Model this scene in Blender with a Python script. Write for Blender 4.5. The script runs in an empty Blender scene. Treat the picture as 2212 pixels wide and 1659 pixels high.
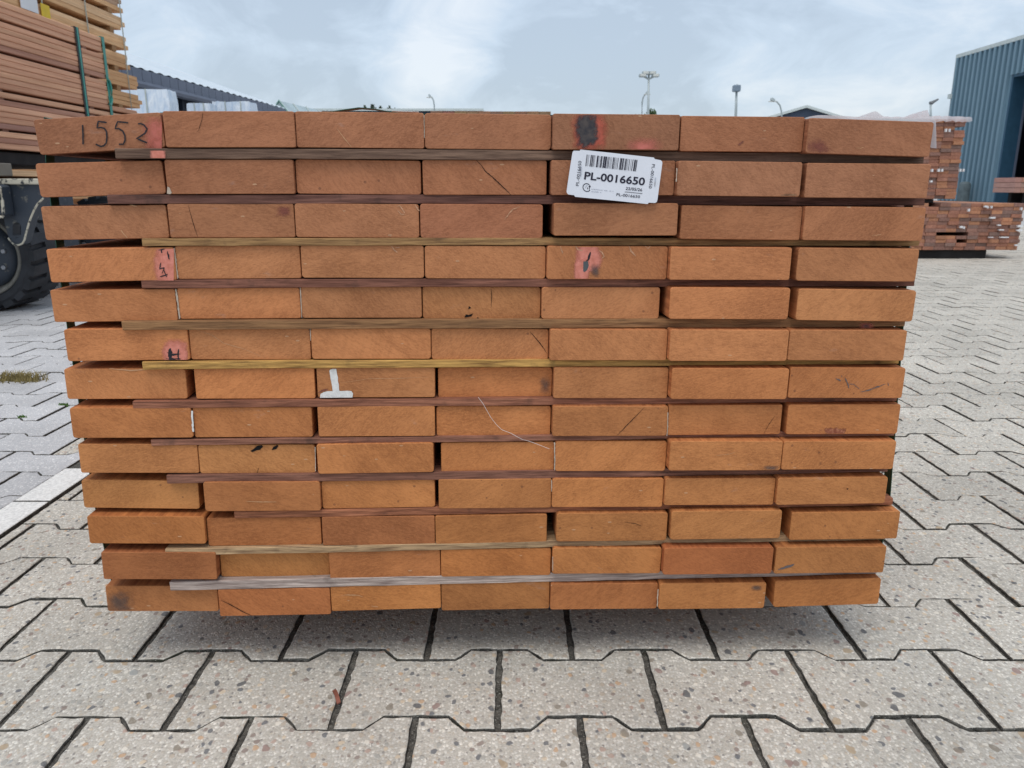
import bpy, math, random
from mathutils import Vector, Matrix
random.seed(7)
R = math.radians
scene = bpy.context.scene
col = scene.collection

# ---------------------------------------------------------------- camera
# 26 mm-equivalent phone lens, held 0.627 m above the yard, tipped down about 14 degrees
IMG_W, IMG_H = 2212.0, 1659.0            # working pixel grid used for all measurements
FPX = 2884.0 / 1.736
CX, CY = IMG_W / 2, IMG_H / 2
HORIZON = 705.0 / 1.736
EYE = 0.627
PITCH = math.atan((CY - HORIZON) / FPX)
cam_data = bpy.data.cameras.new('camera')
cam = bpy.data.objects.new('camera', cam_data)
col.objects.link(cam)
cam.location = (0, 0, EYE)
cam.rotation_euler = (R(90) - PITCH, 0, 0)
cam_data.sensor_width = 36.0
cam_data.lens = 36.0 * 2884.0 / 3840.0
cam_data.clip_start = 0.02
cam_data.clip_end = 2000.0
cam_data.dof.use_dof = True
cam_data.dof.focus_distance = 0.93
cam_data.dof.aperture_fstop = 18.0
scene.camera = cam

# ---------------------------------------------------------------- sky and sun
SUN_EL, SUN_AZ = R(68), R(195)           # soft sun behind thin overcast, over the photographer's shoulder
world = bpy.data.worlds.new('World')
scene.world = world
world.use_nodes = True
wn, wl = world.node_tree.nodes, world.node_tree.links
wn.clear()
def wnode(t, **k):
    n = wn.new(t)
    for a, b in k.items(): setattr(n, a, b)
    return n
w_out = wnode('ShaderNodeOutputWorld')
w_sky = wnode('ShaderNodeTexSky', sky_type='NISHITA')
w_sky.sun_disc = False
w_sky.sun_elevation = SUN_EL
w_sky.sun_rotation = SUN_AZ
w_sky.air_density = 1.0
w_sky.dust_density = 3.0
w_b1 = wnode('ShaderNodeBackground'); w_b1.inputs['Strength'].default_value = 0.05
wl.new(w_sky.outputs[0], w_b1.inputs['Color'])
w_tc = wnode('ShaderNodeTexCoord')
w_map = wnode('ShaderNodeMapping'); w_map.inputs['Scale'].default_value = (1.0, 1.0, 2.0)
w_map.inputs['Location'].default_value = (3.1, 0.7, 0.4)
wl.new(w_tc.outputs['Generated'], w_map.inputs['Vector'])
def wnoise(scale, detail, rough, dist):
    n = wnode('ShaderNodeTexNoise')
    for a, b in (('Scale', scale), ('Detail', detail), ('Roughness', rough), ('Distortion', dist)): n.inputs[a].default_value = b
    wl.new(w_map.outputs[0], n.inputs['Vector'])
    return n.outputs['Fac']
def wmath(op, a, b):
    n = wnode('ShaderNodeMath', operation=op)
    for i, q in enumerate((a, b)):
        if isinstance(q, bpy.types.NodeSocket): wl.new(q, n.inputs[i])
        else: n.inputs[i].default_value = q
    return n.outputs[0]
# broken overcast: broad grey-blue banks with a few bright rifts, finer billows on top
w_f = wmath('ADD', wmath('MULTIPLY', wnoise(2.6, 4.0, 0.5, 0.3), 0.50), wmath('MULTIPLY', wnoise(8.0, 7.0, 0.62, 0.6), 0.50))
# the cloud banks and rifts that hung over the yard: (pixel, radius in radians, lighter or darker)
w_nv = wnode('ShaderNodeVectorMath', operation='NORMALIZE'); wl.new(w_tc.outputs['Generated'], w_nv.inputs[0])
def bank(px, py, rad, amt):
    global w_f
    d = Vector(((px - 1106) / 1661.3, math.cos(R(14.13)), -math.sin(R(14.13)))) - Vector((0, math.sin(R(14.13)), math.cos(R(14.13)))) * ((py - 829.5) / 1661.3)
    d.normalize()
    n = wnode('ShaderNodeVectorMath', operation='DOT_PRODUCT'); wl.new(w_nv.outputs[0], n.inputs[0]); n.inputs[1].default_value = d
    m = wnode('ShaderNodeMapRange'); m.interpolation_type = 'SMOOTHERSTEP'
    for i, q in enumerate((math.cos(rad), 1.0, 0.0, amt)): m.inputs[i + 1].default_value = q
    wl.new(n.outputs['Value'], m.inputs[0])
    w_f = wmath('ADD', w_f, m.outputs[0])
for q in ((360, 95, .13, -.075), (560, 40, .10, -.03), (720, 75, .11, -.085), (640, 190, .12, -.03), (985, 70, .10, .06), (880, 165, .07, .05), (1070, -20, .08, .05), (1230, 80, .15, -.075), (1400, 60, .12, -.03), (800, 195, .05, -.03), (1800, 170, .16, .03)): bank(*q)
w_cr = wnode('ShaderNodeValToRGB')
e = w_cr.color_ramp.elements
e[0].position = 0.40; e[0].color = (0.50, 0.585, 0.68, 1)
e[1].position = 0.64; e[1].color = (0.86, 0.905, 0.95, 1)
e2 = w_cr.color_ramp.elements.new(0.50); e2.color = (0.62, 0.72, 0.83, 1)
wl.new(w_f, w_cr.inputs['Fac'])
w_b2 = wnode('ShaderNodeBackground'); w_b2.inputs['Strength'].default_value = 0.80
wl.new(w_cr.outputs['Color'], w_b2.inputs['Color'])
w_add = wnode('ShaderNodeAddShader')
wl.new(w_b1.outputs[0], w_add.inputs[0]); wl.new(w_b2.outputs[0], w_add.inputs[1])
wl.new(w_add.outputs[0], w_out.inputs['Surface'])

sun_data = bpy.data.lights.new('sun', 'SUN')
sun_data.energy = 1.5
sun_data.angle = R(35)
sun_data.color = (1.0, 0.965, 0.92)
sun = bpy.data.objects.new('sun', sun_data)
col.objects.link(sun)
sd = Vector((math.sin(SUN_AZ) * math.cos(SUN_EL), math.cos(SUN_AZ) * math.cos(SUN_EL), math.sin(SUN_EL)))
sun.rotation_euler = sd.to_track_quat('Z', 'Y').to_euler()

scene.view_settings.view_transform = 'Standard'
scene.view_settings.look = 'None'
scene.view_settings.gamma = 1.0
scene.view_settings.use_curve_mapping = False
scene.view_settings.exposure = 0.0
scene.render.engine = 'CYCLES'
scene.render.resolution_x, scene.render.resolution_y = 1024, 768

# ---------------------------------------------------------------- pixel -> direction
_F = Vector((0, math.cos(PITCH), -math.sin(PITCH)))
_U = Vector((0, math.sin(PITCH), math.cos(PITCH)))
_R = Vector((1, 0, 0))
EYEV = Vector((0, 0, EYE))
def ray(px, py): return _F + _R * ((px - CX) / FPX) - _U * ((py - CY) / FPX)
def at_y(px, py, y): d = ray(px, py); return EYEV + d * (y / d.y)
def at_x(px, py, x): d = ray(px, py); return EYEV + d * (x / d.x)
def at_z(px, py, z=0.0): d = ray(px, py); return EYEV + d * ((z - EYE) / d.z)
def project(p):
    v = Vector(p) - EYEV
    z = v.dot(_F)
    return (CX + FPX * v.dot(_R) / z, CY - FPX * v.dot(_U) / z, z)

# ---------------------------------------------------------------- mesh helpers
class MB:
    def __init__(self): self.v = []; self.f = []; self.m = []; self.uv = None
    def add(self, verts, faces, mi=0):
        o = len(self.v)
        self.v += [tuple(p) for p in verts]
        self.f += [tuple(i + o for i in q) for q in faces]
        self.m += [mi] * len(faces)
        return self
    def box(self, x0, x1, y0, y1, z0, z1, mi=0):
        v = [(x0, y0, z0), (x1, y0, z0), (x1, y1, z0), (x0, y1, z0), (x0, y0, z1), (x1, y0, z1), (x1, y1, z1), (x0, y1, z1)]
        return self.add(v, [(0, 3, 2, 1), (4, 5, 6, 7), (0, 1, 5, 4), (1, 2, 6, 5), (2, 3, 7, 6), (3, 0, 4, 7)], mi)
    def cbox(self, x0, x1, y0, y1, z0, z1, b=0.003, mi=0):
        # box with all edges chamfered
        vs, idx = [], {}
        for sx in (0, 1):
            for sy in (0, 1):
                for sz in (0, 1):
                    for a in range(3):
                        p = [(x0, x1)[sx], (y0, y1)[sy], (z0, z1)[sz]]
                        for k in range(3):
                            if k != a: p[k] += b * (1, -1)[(sx, sy, sz)[k]]
                        idx[(sx, sy, sz, a)] = len(vs); vs.append(p)
        fs = []
        for a in range(3):
            o = [k for k in range(3) if k != a]
            for s in (0, 1):
                q = []
                for (i, j) in ((0, 0), (1, 0), (1, 1), (0, 1)):
                    c = [0, 0, 0]; c[a] = s; c[o[0]] = i; c[o[1]] = j
                    q.append(idx[tuple(c) + (a,)])
                fs.append(tuple(q))
        for a in range(3):     # edges along axis a
            o = [k for k in range(3) if k != a]
            for i in (0, 1):
                for j in (0, 1):
                    c0 = [0, 0, 0]; c0[o[0]] = i; c0[o[1]] = j
                    c1 = list(c0); c1[a] = 1
                    fs.append((idx[tuple(c0) + (o[0],)], idx[tuple(c1) + (o[0],)], idx[tuple(c1) + (o[1],)], idx[tuple(c0) + (o[1],)]))
        for sx in (0, 1):
            for sy in (0, 1):
                for sz in (0, 1): fs.append(tuple(idx[(sx, sy, sz, a)] for a in range(3)))
        ctr = Vector(((x0 + x1) / 2, (y0 + y1) / 2, (z0 + z1) / 2))
        out = []
        for f in fs:
            p = [Vector(vs[i]) for i in f]
            n = (p[1] - p[0]).cross(p[2] - p[0])
            if n.dot(sum(p, Vector()) / len(p) - ctr) < 0: f = tuple(reversed(f))
            out.append(f)
        return self.add(vs, out, mi)
    def setm(self, mi): self.m = list(mi); return self
    def prism(self, pts, vec, mi=0):
        n = len(pts); vec = Vector(vec)
        v = [Vector(p) for p in pts] + [Vector(p) + vec for p in pts]
        nrm = Vector()
        for i in range(n): nrm += Vector(pts[i]).cross(Vector(pts[(i + 1) % n]))
        fl = nrm.dot(vec) > 0
        f = [tuple(range(n)), tuple(range(2 * n - 1, n - 1, -1))] + [(i, n + i, n + (i + 1) % n, (i + 1) % n) for i in range(n)]
        if fl: f = [tuple(reversed(q)) for q in f]
        return self.add(v, f, mi)
    def tube(self, pts, rad, n=8, mi=0, cap=True):
        pts = [Vector(p) for p in pts]
        rads = rad if isinstance(rad, (list, tuple)) else [rad] * len(pts)
        vs, fs = [], []
        for i, p in enumerate(pts):
            t = (pts[min(i + 1, len(pts) - 1)] - pts[max(i - 1, 0)]).normalized()
            a = t.cross(Vector((0, 0, 1)))
            if a.length < 1e-3: a = t.cross(Vector((0, 1, 0)))
            a.normalize(); b = t.cross(a)
            for k in range(n):
                w = 2 * math.pi * k / n
                vs.append(p + (a * math.cos(w) + b * math.sin(w)) * rads[i])
        for i in range(len(pts) - 1):
            for k in range(n):
                fs.append((i * n + k, i * n + (k + 1) % n, (i + 1) * n + (k + 1) % n, (i + 1) * n + k))
        if cap:
            fs.append(tuple(range(n - 1, -1, -1))); fs.append(tuple(range((len(pts) - 1) * n, len(pts) * n)))
        return self.add(vs, fs, mi)
    def lathe(self, prof, center, axis, n=40, mi=0):
        # prof: (axial, radius)
        ax = Vector(axis).normalized(); a = ax.cross(Vector((0, 0, 1)))
        if a.length < 1e-3: a = Vector((1, 0, 0))
        a.normalize(); b = ax.cross(a); c = Vector(center)
        vs = [c + ax * t + (a * math.cos(2 * math.pi * k / n) + b * math.sin(2 * math.pi * k / n)) * r for t, r in prof for k in range(n)]
        fs = [(i * n + k, i * n + (k + 1) % n, (i + 1) * n + (k + 1) % n, (i + 1) * n + k) for i in range(len(prof) - 1) for k in range(n)]
        return self.add(vs, fs, mi)
    def mesh(self, name, mats):
        me = bpy.data.meshes.new(name)
        me.from_pydata(self.v, [], self.f)
        for m in (mats if isinstance(mats, (list, tuple)) else [mats]): me.materials.append(m)
        if any(self.m): me.polygons.foreach_set('material_index', self.m)
        if self.uv:
            l = me.uv_layers.new(name='UVMap')
            for i, lp in enumerate(me.loops): l.data[i].uv = self.uv[lp.vertex_index]
        me.update()
        return me
    def build(self, name, mats, parent=None, smooth=False, origin=None):
        """link as one mesh object; verts are in world space, moved into the parent's frame (parents are unrotated empties)"""
        o = Vector(origin) if origin is not None else (world_loc(parent) if parent else Vector((0, 0, 0)))
        self.v = [tuple(Vector(p) - o) for p in self.v]
        ob = link(name, self.mesh(name, mats), parent)
        ob.location = o - (world_loc(parent) if parent else Vector((0, 0, 0)))
        if smooth:
            for p in ob.data.polygons: p.use_smooth = True
        return ob
WL = {}
def world_loc(o):
    l = o.location.copy()
    while o.parent: o = o.parent; l += o.location
    return l
def link(name, data, parent=None):
    o = bpy.data.objects.new(name, data)
    col.objects.link(o)
    if parent: o.parent = parent
    return o
def thing(name, label, cat, loc=(0, 0, 0), group=None):
    o = link(name, None); o.location = loc; o.empty_display_size = 0.1
    return tag(o, label, cat, group)
def tag(o, label, cat, group=None):
    o['label'] = label; o['category'] = cat
    if group: o['group'] = group
    return o
def structure(o): o['kind'] = 'structure'; return o

# ---------------------------------------------------------------- material helpers
class NT:
    def __init__(self, name):
        self.m = bpy.data.materials.new(name); self.m.use_nodes = True
        self.t = self.m.node_tree; self.t.nodes.clear()
        self.out = self.n('ShaderNodeOutputMaterial')
        self.p = self.n('ShaderNodeBsdfPrincipled')
        self.l(self.p.outputs[0], self.out.inputs['Surface'])
        self.p.inputs['Roughness'].default_value = 0.7
        self.p.inputs['Specular IOR Level'].default_value = 0.3
    def n(self, t, ins=None, **k):
        x = self.t.nodes.new(t)
        for a, b in k.items(): setattr(x, a, b)
        for a, b in (ins or {}).items(): self.set(x.inputs[a], b)
        return x
    def set(self, sock, v):
        if hasattr(v, 'is_output') or isinstance(v, bpy.types.NodeSocket): self.t.links.new(v, sock)
        elif isinstance(v, bpy.types.Node): self.t.links.new(v.outputs[0], sock)
        else:
            if sock.type == 'RGBA' and len(v) == 3: v = tuple(v) + (1,)
            sock.default_value = v
    def l(self, a, b): self.t.links.new(a, b)
    def math(self, op, a, b=0.0, c=None, clamp=False):
        x = self.n('ShaderNodeMath', operation=op, use_clamp=clamp)
        self.set(x.inputs[0], a); self.set(x.inputs[1], b)
        if c is not None: self.set(x.inputs[2], c)
        return x.outputs[0]
    def mix(self, f, a, b, mode='MIX'):
        x = self.n('ShaderNodeMix', data_type='RGBA', blend_type=mode)
        self.set(x.inputs['Factor'], f); self.set(x.inputs['A'], a); self.set(x.inputs['B'], b)
        return x.outputs['Result']
    def rng(self, v, a, b, c=0.0, d=1.0, smooth=False):
        x = self.n('ShaderNodeMapRange')
        if smooth: x.interpolation_type = 'SMOOTHSTEP'
        for i, q in enumerate((v, a, b, c, d)): self.set(x.inputs[i], q)
        return x.outputs[0]
    def noise(self, vec, scale, detail=3.0, rough=0.55, dist=0.0):
        x = self.n('ShaderNodeTexNoise', {'Scale': scale, 'Detail': detail, 'Roughness': rough, 'Distortion': dist})
        if vec is not None: self.set(x.inputs['Vector'], vec)
        return x.outputs['Fac']
    def mapping(self, vec, scale=(1, 1, 1), loc=(0, 0, 0), rot=(0, 0, 0)):
        x = self.n('ShaderNodeMapping', {'Scale': scale, 'Location': loc, 'Rotation': rot})
        self.set(x.inputs['Vector'], vec)
        return x.outputs[0]
    def bump(self, h, strength=0.3, dist=0.002, prev=None):
        x = self.n('ShaderNodeBump', {'Strength': strength, 'Distance': dist})
        self.set(x.inputs['Height'], h)
        if prev is not None: self.set(x.inputs['Normal'], prev)
        return x.outputs[0]
    def ramp(self, f, stops, const=False):
        x = self.n('ShaderNodeValToRGB')
        if const: x.color_ramp.interpolation = 'CONSTANT'
        el = x.color_ramp.elements
        while len(el) < len(stops): el.new(0.5)
        for k, (p, c) in enumerate(stops):
            el[k].position = p; el[k].color = tuple(c) + (1,) if len(c) == 3 else c
        self.set(x.inputs[0], f)
        return x.outputs[0]
    def base(self, c): self.set(self.p.inputs['Base Color'], c)
    def rough(self, c): self.set(self.p.inputs['Roughness'], c)
    def normal(self, c): self.set(self.p.inputs['Normal'], c)

def plain(name, c, rough=0.6, spec=0.3, metal=0.0, var=0.12, scale=6.0, bump=0.0):
    t = NT(name)
    tc = t.n('ShaderNodeTexCoord')
    f = t.noise(tc.outputs['Object'], scale, 4)
    lo = tuple(x * (1 - var) for x in c); hi = tuple(min(1, x * (1 + var)) for x in c)
    t.base(t.mix(t.rng(f, 0.3, 0.7), lo, hi)); t.rough(rough)
    t.p.inputs['Metallic'].default_value = metal; t.p.inputs['Specular IOR Level'].default_value = spec
    if bump: t.normal(t.bump(t.noise(tc.outputs['Object'], scale * 12, 3), bump, 0.002))
    return t.m

M = {}
def mat_board_end():
    """sealed sawn end of a hardwood plank: object colour carries the plank's own tone"""
    t = NT('sealed_plank_end')
    oi = t.n('ShaderNodeObjectInfo'); tc = t.n('ShaderNodeTexCoord')
    rnd = oi.outputs['Random']
    off = t.n('ShaderNodeCombineXYZ', {'X': t.math('MULTIPLY', rnd, 37.0), 'Y': t.math('MULTIPLY', rnd, 91.0), 'Z': t.math('MULTIPLY', rnd, 53.0)})
    v = t.n('ShaderNodeVectorMath', operation='ADD'); t.l(tc.outputs['Object'], v.inputs[0]); t.l(off.outputs[0], v.inputs[1])
    P = v.outputs[0]
    # growth rings round a pith somewhere outside the section
    a = t.math('MULTIPLY', rnd, 6.283)
    a = t.math('MULTIPLY', a, 5.0)
    cen = t.n('ShaderNodeCombineXYZ', {'X': t.math('MULTIPLY', t.math('COSINE', a), 0.20), 'Y': 0.0, 'Z': t.math('MULTIPLY', t.math('SINE', a), 0.16)})
    rv = t.n('ShaderNodeVectorMath', operation='ADD'); t.l(tc.outputs['Object'], rv.inputs[0]); t.l(cen.outputs[0], rv.inputs[1])
    flat = t.n('ShaderNodeVectorMath', operation='MULTIPLY'); t.l(rv.outputs[0], flat.inputs[0]); flat.inputs[1].default_value = (1, 0, 1)
    ln = t.n('ShaderNodeVectorMath', operation='LENGTH'); t.l(flat.outputs[0], ln.inputs[0])
    wob = t.noise(P, 9.0, 2, 0.5)
    dist = t.math('ADD', ln.outputs['Value'], t.math('MULTIPLY', wob, 0.03))
    rings = t.noise(t.n('ShaderNodeCombineXYZ', {'X': t.math('MULTIPLY', dist, 1.0), 'Y': t.math('MULTIPLY', rnd, 30.0), 'Z': 0.0}).outputs[0], 85.0, 4, 0.65)
    big = t.noise(P, 11.0, 4, 0.55, 0.4)
    mid = t.noise(P, 45.0, 4, 0.6, 0.6)
    grit = t.noise(P, 700.0, 2, 0.6)
    base = oi.outputs['Color']
    dark = t.mix(1.0, base, (0.66, 0.60, 0.56), 'MULTIPLY')
    lite = t.mix(1.0, base, (1.18, 1.19, 1.20), 'MULTIPLY')
    c = t.mix(t.rng(big, 0.34, 0.68), dark, lite)
    c = t.mix(t.math('MULTIPLY', t.rng(big, 0.25, 0.75), 0.25), c, base)
    c = t.mix(t.math('MULTIPLY', t.rng(rings, 0.50, 0.70), 0.42), c, dark)
    c = t.mix(t.math('MULTIPLY', t.rng(mid, 0.54, 0.76), 0.50), c, dark)
    # drawn-out streaks of the sawn end grain, each plank at its own slant
    rot = t.n('ShaderNodeVectorRotate', {'Axis': (0, 1, 0), 'Angle': t.rng(rnd, 0, 1, -0.9, 0.9)}); t.l(P, rot.inputs['Vector'])
    stk = t.noise(t.mapping(rot.outputs[0], (9, 1, 62)), 1.0, 5, 0.62, 0.6)
    c = t.mix(t.math('MULTIPLY', t.rng(stk, 0.48, 0.70), 0.60), c, dark)
    c = t.mix(t.math('MULTIPLY', t.rng(stk, 0.46, 0.28), 0.45), c, lite)
    fuzz = t.noise(t.mapping(rot.outputs[0], (170, 60, 420)), 1.0, 3, 0.7)
    c = t.mix(t.math('MULTIPLY', t.rng(fuzz, 0.42, 0.66), 0.50), c, lite)
    c = t.mix(t.math('MULTIPLY', t.rng(fuzz, 0.50, 0.30), 0.50), c, dark)
    c = t.mix(t.math('MULTIPLY', t.rng(grit, 0.40, 0.66), 0.30), c, lite)
    # grey scuffs, pale fuzz flecks left by the saw
    fl = t.n('ShaderNodeTexVoronoi', {'Scale': 85.0, 'Randomness': 1.0}); t.l(t.mapping(P, (0.45, 1, 1.3), rot=(0, 0.6, 0)), fl.inputs['Vector'])
    fm = t.math('MULTIPLY', t.math('LESS_THAN', fl.outputs['Distance'], 0.10), t.math('GREATER_THAN', t.n('ShaderNodeSeparateColor', {'Color': fl.outputs['Color']}).outputs[0], 0.80))
    c = t.mix(t.math('MULTIPLY', fm, 0.55), c, (0.62, 0.40, 0.24))
    fd = t.n('ShaderNodeTexVoronoi', {'Scale': 60.0, 'Randomness': 1.0}); t.l(P, fd.inputs['Vector'])
    dm = t.math('MULTIPLY', t.math('LESS_THAN', fd.outputs['Distance'], 0.10), t.math('GREATER_THAN', t.n('ShaderNodeSeparateColor', {'Color': fd.outputs['Color']}).outputs[1], 0.86))
    c = t.mix(t.math('MULTIPLY', dm, 0.5), c, (0.10, 0.04, 0.025))
    sc = t.noise(t.mapping(P, (1, 1, 2.2)), 24.0, 5, 0.65)
    c = t.mix(t.math('MULTIPLY', t.rng(sc, 0.66, 0.80), 0.30), c, (0.40, 0.33, 0.30))
    t.base(c)
    t.rough(t.rng(mid, 0.3, 0.7, 0.58, 0.74))
    t.p.inputs['Specular IOR Level'].default_value = 0.28
    fib = t.noise(t.mapping(P, (260, 60, 620), rot=(0, 0.5, 0)), 1.0, 3, 0.65)
    nb = t.bump(fib, 0.42, 0.0014)
    nb = t.bump(t.noise(P, 60.0, 4, 0.6), 0.25, 0.003, nb)
    t.normal(t.bump(fm, 0.5, 0.001, nb))
    return t.m
def mat_grain(name, along='Y', dark=(0.62, 0.52, 0.5), lite=(1.2, 1.2, 1.2), bump=0.3, fine=1.0, streak=(420, 6, 420), worn=None, spots=0.0):
    """long-grain timber; colour from the object's own colour"""
    t = NT(name)
    oi = t.n('ShaderNodeObjectInfo'); tc = t.n('ShaderNodeTexCoord')
    off = t.n('ShaderNodeCombineXYZ', {'X': t.math('MULTIPLY', oi.outputs['Random'], 37.0), 'Y': t.math('MULTIPLY', oi.outputs['Random'], 91.0), 'Z': t.math('MULTIPLY', oi.outputs['Random'], 53.0)})
    v = t.n('ShaderNodeVectorMath', operation='ADD'); t.l(tc.outputs['Object'], v.inputs[0]); t.l(off.outputs[0], v.inputs[1])
    P = v.outputs[0]
    s = streak if along == 'Y' else (streak[1], streak[0], streak[2])
    g = t.noise(t.mapping(P, tuple(x * fine for x in s)), 1.0, 4, 0.6)
    g2 = t.noise(t.mapping(P, tuple(x * fine * 0.16 for x in s)), 1.0, 3, 0.6, 0.3)
    base = oi.outputs['Color']
    dk = t.mix(1.0, base, dark, 'MULTIPLY'); lt = t.mix(1.0, base, lite, 'MULTIPLY')
    c = t.mix(t.rng(g, 0.32, 0.68), dk, lt)
    c = t.mix(t.math('MULTIPLY', t.rng(g2, 0.4, 0.7), 0.5), c, dk)
    if worn:
        w = t.noise(P, 22.0, 5, 0.7)
        c = t.mix(t.math('MULTIPLY', t.rng(w, 0.5, 0.72), 0.6), c, worn)
    if spots:
        w = t.noise(P, 30.0, 4, 0.6)
        c = t.mix(t.math('MULTIPLY', t.rng(w, 0.6, 0.75), spots), c, (0.03, 0.022, 0.018))
    t.base(c); t.rough(0.78)
    t.normal(t.bump(g, bump, 0.002))
    return t.m
M['end'] = mat_board_end()
M['long'] = mat_grain('sawn_plank_side', dark=(0.6, 0.5, 0.48), lite=(1.25, 1.2, 1.2), streak=(160, 10, 160), bump=0.35)
M['sticker'] = mat_grain('rough_sticker_wood', along='X', streak=(300, 14, 330), bump=0.7, dark=(0.45, 0.4, 0.4), lite=(1.35, 1.35, 1.35), spots=0.55)
M['farwood'] = mat_grain('stacked_plank_wood', dark=(0.72, 0.68, 0.66), lite=(1.15, 1.15, 1.15), streak=(60, 3, 60), bump=0.2)

def mat_paver(name, plain_grey=False):
    """exposed-aggregate concrete: pebbles of several sizes in a pale matrix, in real metres"""
    t = NT(name)
    geo = t.n('ShaderNodeNewGeometry'); P = geo.outputs['Position']
    oi = t.n('ShaderNodeObjectInfo')
    def vor(scale, **k):
        x = t.n('ShaderNodeTexVoronoi', {'Scale': scale, 'Randomness': 1.0}, **k)
        wn_ = t.n('ShaderNodeTexNoise', {'Scale': scale * 0.8, 'Detail': 2.0}); t.l(P, wn_.inputs['Vector'])
        wv = t.n('ShaderNodeVectorMath', {1: (0.9 / scale,) * 3}, operation='MULTIPLY'); t.l(wn_.outputs['Color'], wv.inputs[0])
        wa = t.n('ShaderNodeVectorMath', operation='ADD'); t.l(P, wa.inputs[0]); t.l(wv.outputs[0], wa.inputs[1])
        t.l(t.mapping(wa.outputs[0], (1, 0.8, 0.25)), x.inputs['Vector']); return x
    sep = lambda s: t.n('ShaderNodeSeparateColor', {'Color': s})
    big = t.noise(P, 4.5, 5, 0.6)
    patch = t.noise(P, 1.1, 3, 0.5)
    if plain_grey:
        mtx, stops = (0.45, 0.45, 0.45), [(0.0, (0.38, 0.38, 0.385)), (0.5, (0.46, 0.46, 0.455)), (0.8, (0.54, 0.53, 0.52)), (0.95, (0.7, 0.69, 0.66))]
    else:
        mtx, stops = (0.44, 0.415, 0.365), [(0.0, (0.26, 0.245, 0.225)), (0.10, (0.38, 0.355, 0.32)), (0.24, (0.47, 0.42, 0.345)), (0.36, (0.50, 0.475, 0.43)), (0.60, (0.54, 0.52, 0.47)), (0.82, (0.60, 0.57, 0.51)), (0.95, (0.68, 0.65, 0.58))]
    c = t.mix(t.rng(t.noise(P, 420.0, 3, 0.6), 0.3, 0.7), tuple(x * 0.80 for x in mtx), tuple(x * 1.16 for x in mtx))
    v1 = vor(260.0); s1 = sep(v1.outputs['Color'])
    c = t.mix(t.rng(v1.outputs['Distance'], 0.36, 0.62, 1.0, 0.0), c, t.ramp(s1.outputs[0], stops))
    h = t.rng(v1.outputs['Distance'], 0.1, 0.5, 1.0, 0.0)
    if not plain_grey:
        v2 = vor(115.0); s2 = sep(v2.outputs['Color'])
        st2 = [(0.0, (0.12, 0.125, 0.135)), (0.14, (0.24, 0.19, 0.165)), (0.28, (0.48, 0.32, 0.20)), (0.38, (0.40, 0.29, 0.24)), (0.50, (0.56, 0.46, 0.34)), (0.62, (0.34, 0.33, 0.30)), (0.78, (0.42, 0.36, 0.29)), (0.88, (0.66, 0.62, 0.54))]
        m2 = t.math('MULTIPLY', t.rng(v2.outputs['Distance'], 0.30, 0.44, 0.85, 0.0), t.math('GREATER_THAN', s2.outputs[1], 0.58))
        c = t.mix(m2, c, t.ramp(s2.outputs[0], st2, True))
        v3 = vor(52.0); s3 = sep(v3.outputs['Color'])
        m3 = t.math('MULTIPLY', t.rng(v3.outputs['Distance'], 0.22, 0.28, 0.8, 0.0), t.math('GREATER_THAN', s3.outputs[1], 0.80))
        st3 = [(0.0, (0.075, 0.08, 0.09)), (0.3, (0.22, 0.19, 0.15)), (0.55, (0.26, 0.17, 0.15)), (0.75, (0.38, 0.29, 0.19)), (0.9, (0.30, 0.31, 0.30))]
        c = t.mix(m3, c, t.ramp(s3.outputs[0], st3, True))
        h = t.math('MAXIMUM', h, t.math('MAXIMUM', m2, m3))
    tone = t.math('ADD', t.rng(big, 0.3, 0.7, 0.99, 1.22), t.math('ADD', t.rng(patch, 0.3, 0.7, -0.06, 0.05), t.rng(oi.outputs['Random'], 0, 1, -0.11, 0.03)))
    tn = t.n('ShaderNodeCombineColor', {0: tone, 1: t.math('MULTIPLY', tone, 0.99), 2: t.math('MULTIPLY', tone, 0.99 if plain_grey else 0.975)})
    c = t.mix(1.0, c, tn.outputs[0], 'MULTIPLY')
    t.base(c); t.rough(0.85); t.p.inputs['Specular IOR Level'].default_value = 0.2
    t.normal(t.bump(h, 0.45, 0.0016, t.bump(t.noise(P, 90.0, 3), 0.25, 0.004)))
    return t.m
M['paver'] = mat_paver('exposed_aggregate_paver')
M['paver_grey'] = mat_paver('plain_grey_paver', True)
def mat_sand():
    t = NT('dirty_joint_sand')
    P = t.n('ShaderNodeNewGeometry').outputs['Position']
    c = t.mix(t.rng(t.noise(P, 160, 4, 0.7), 0.35, 0.7), (0.040, 0.038, 0.033), (0.17, 0.16, 0.14))
    c = t.mix(t.math('MULTIPLY', t.rng(t.noise(P, 9, 4), 0.55, 0.72), 0.5), c, (0.05, 0.06, 0.025))
    c = t.mix(t.math('GREATER_THAN', t.noise(P, 420, 2), 0.66), c, (0.34, 0.33, 0.29))
    c = t.mix(t.math('MULTIPLY', t.rng(t.noise(P, 32, 4, 0.65), 0.50, 0.68), 0.75), c, (0.21, 0.20, 0.175))
    t.base(c); t.rough(0.95); t.normal(t.bump(t.noise(P, 300, 4, 0.7), 0.8, 0.004))
    return t.m
M['sand'] = mat_sand()
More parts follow.
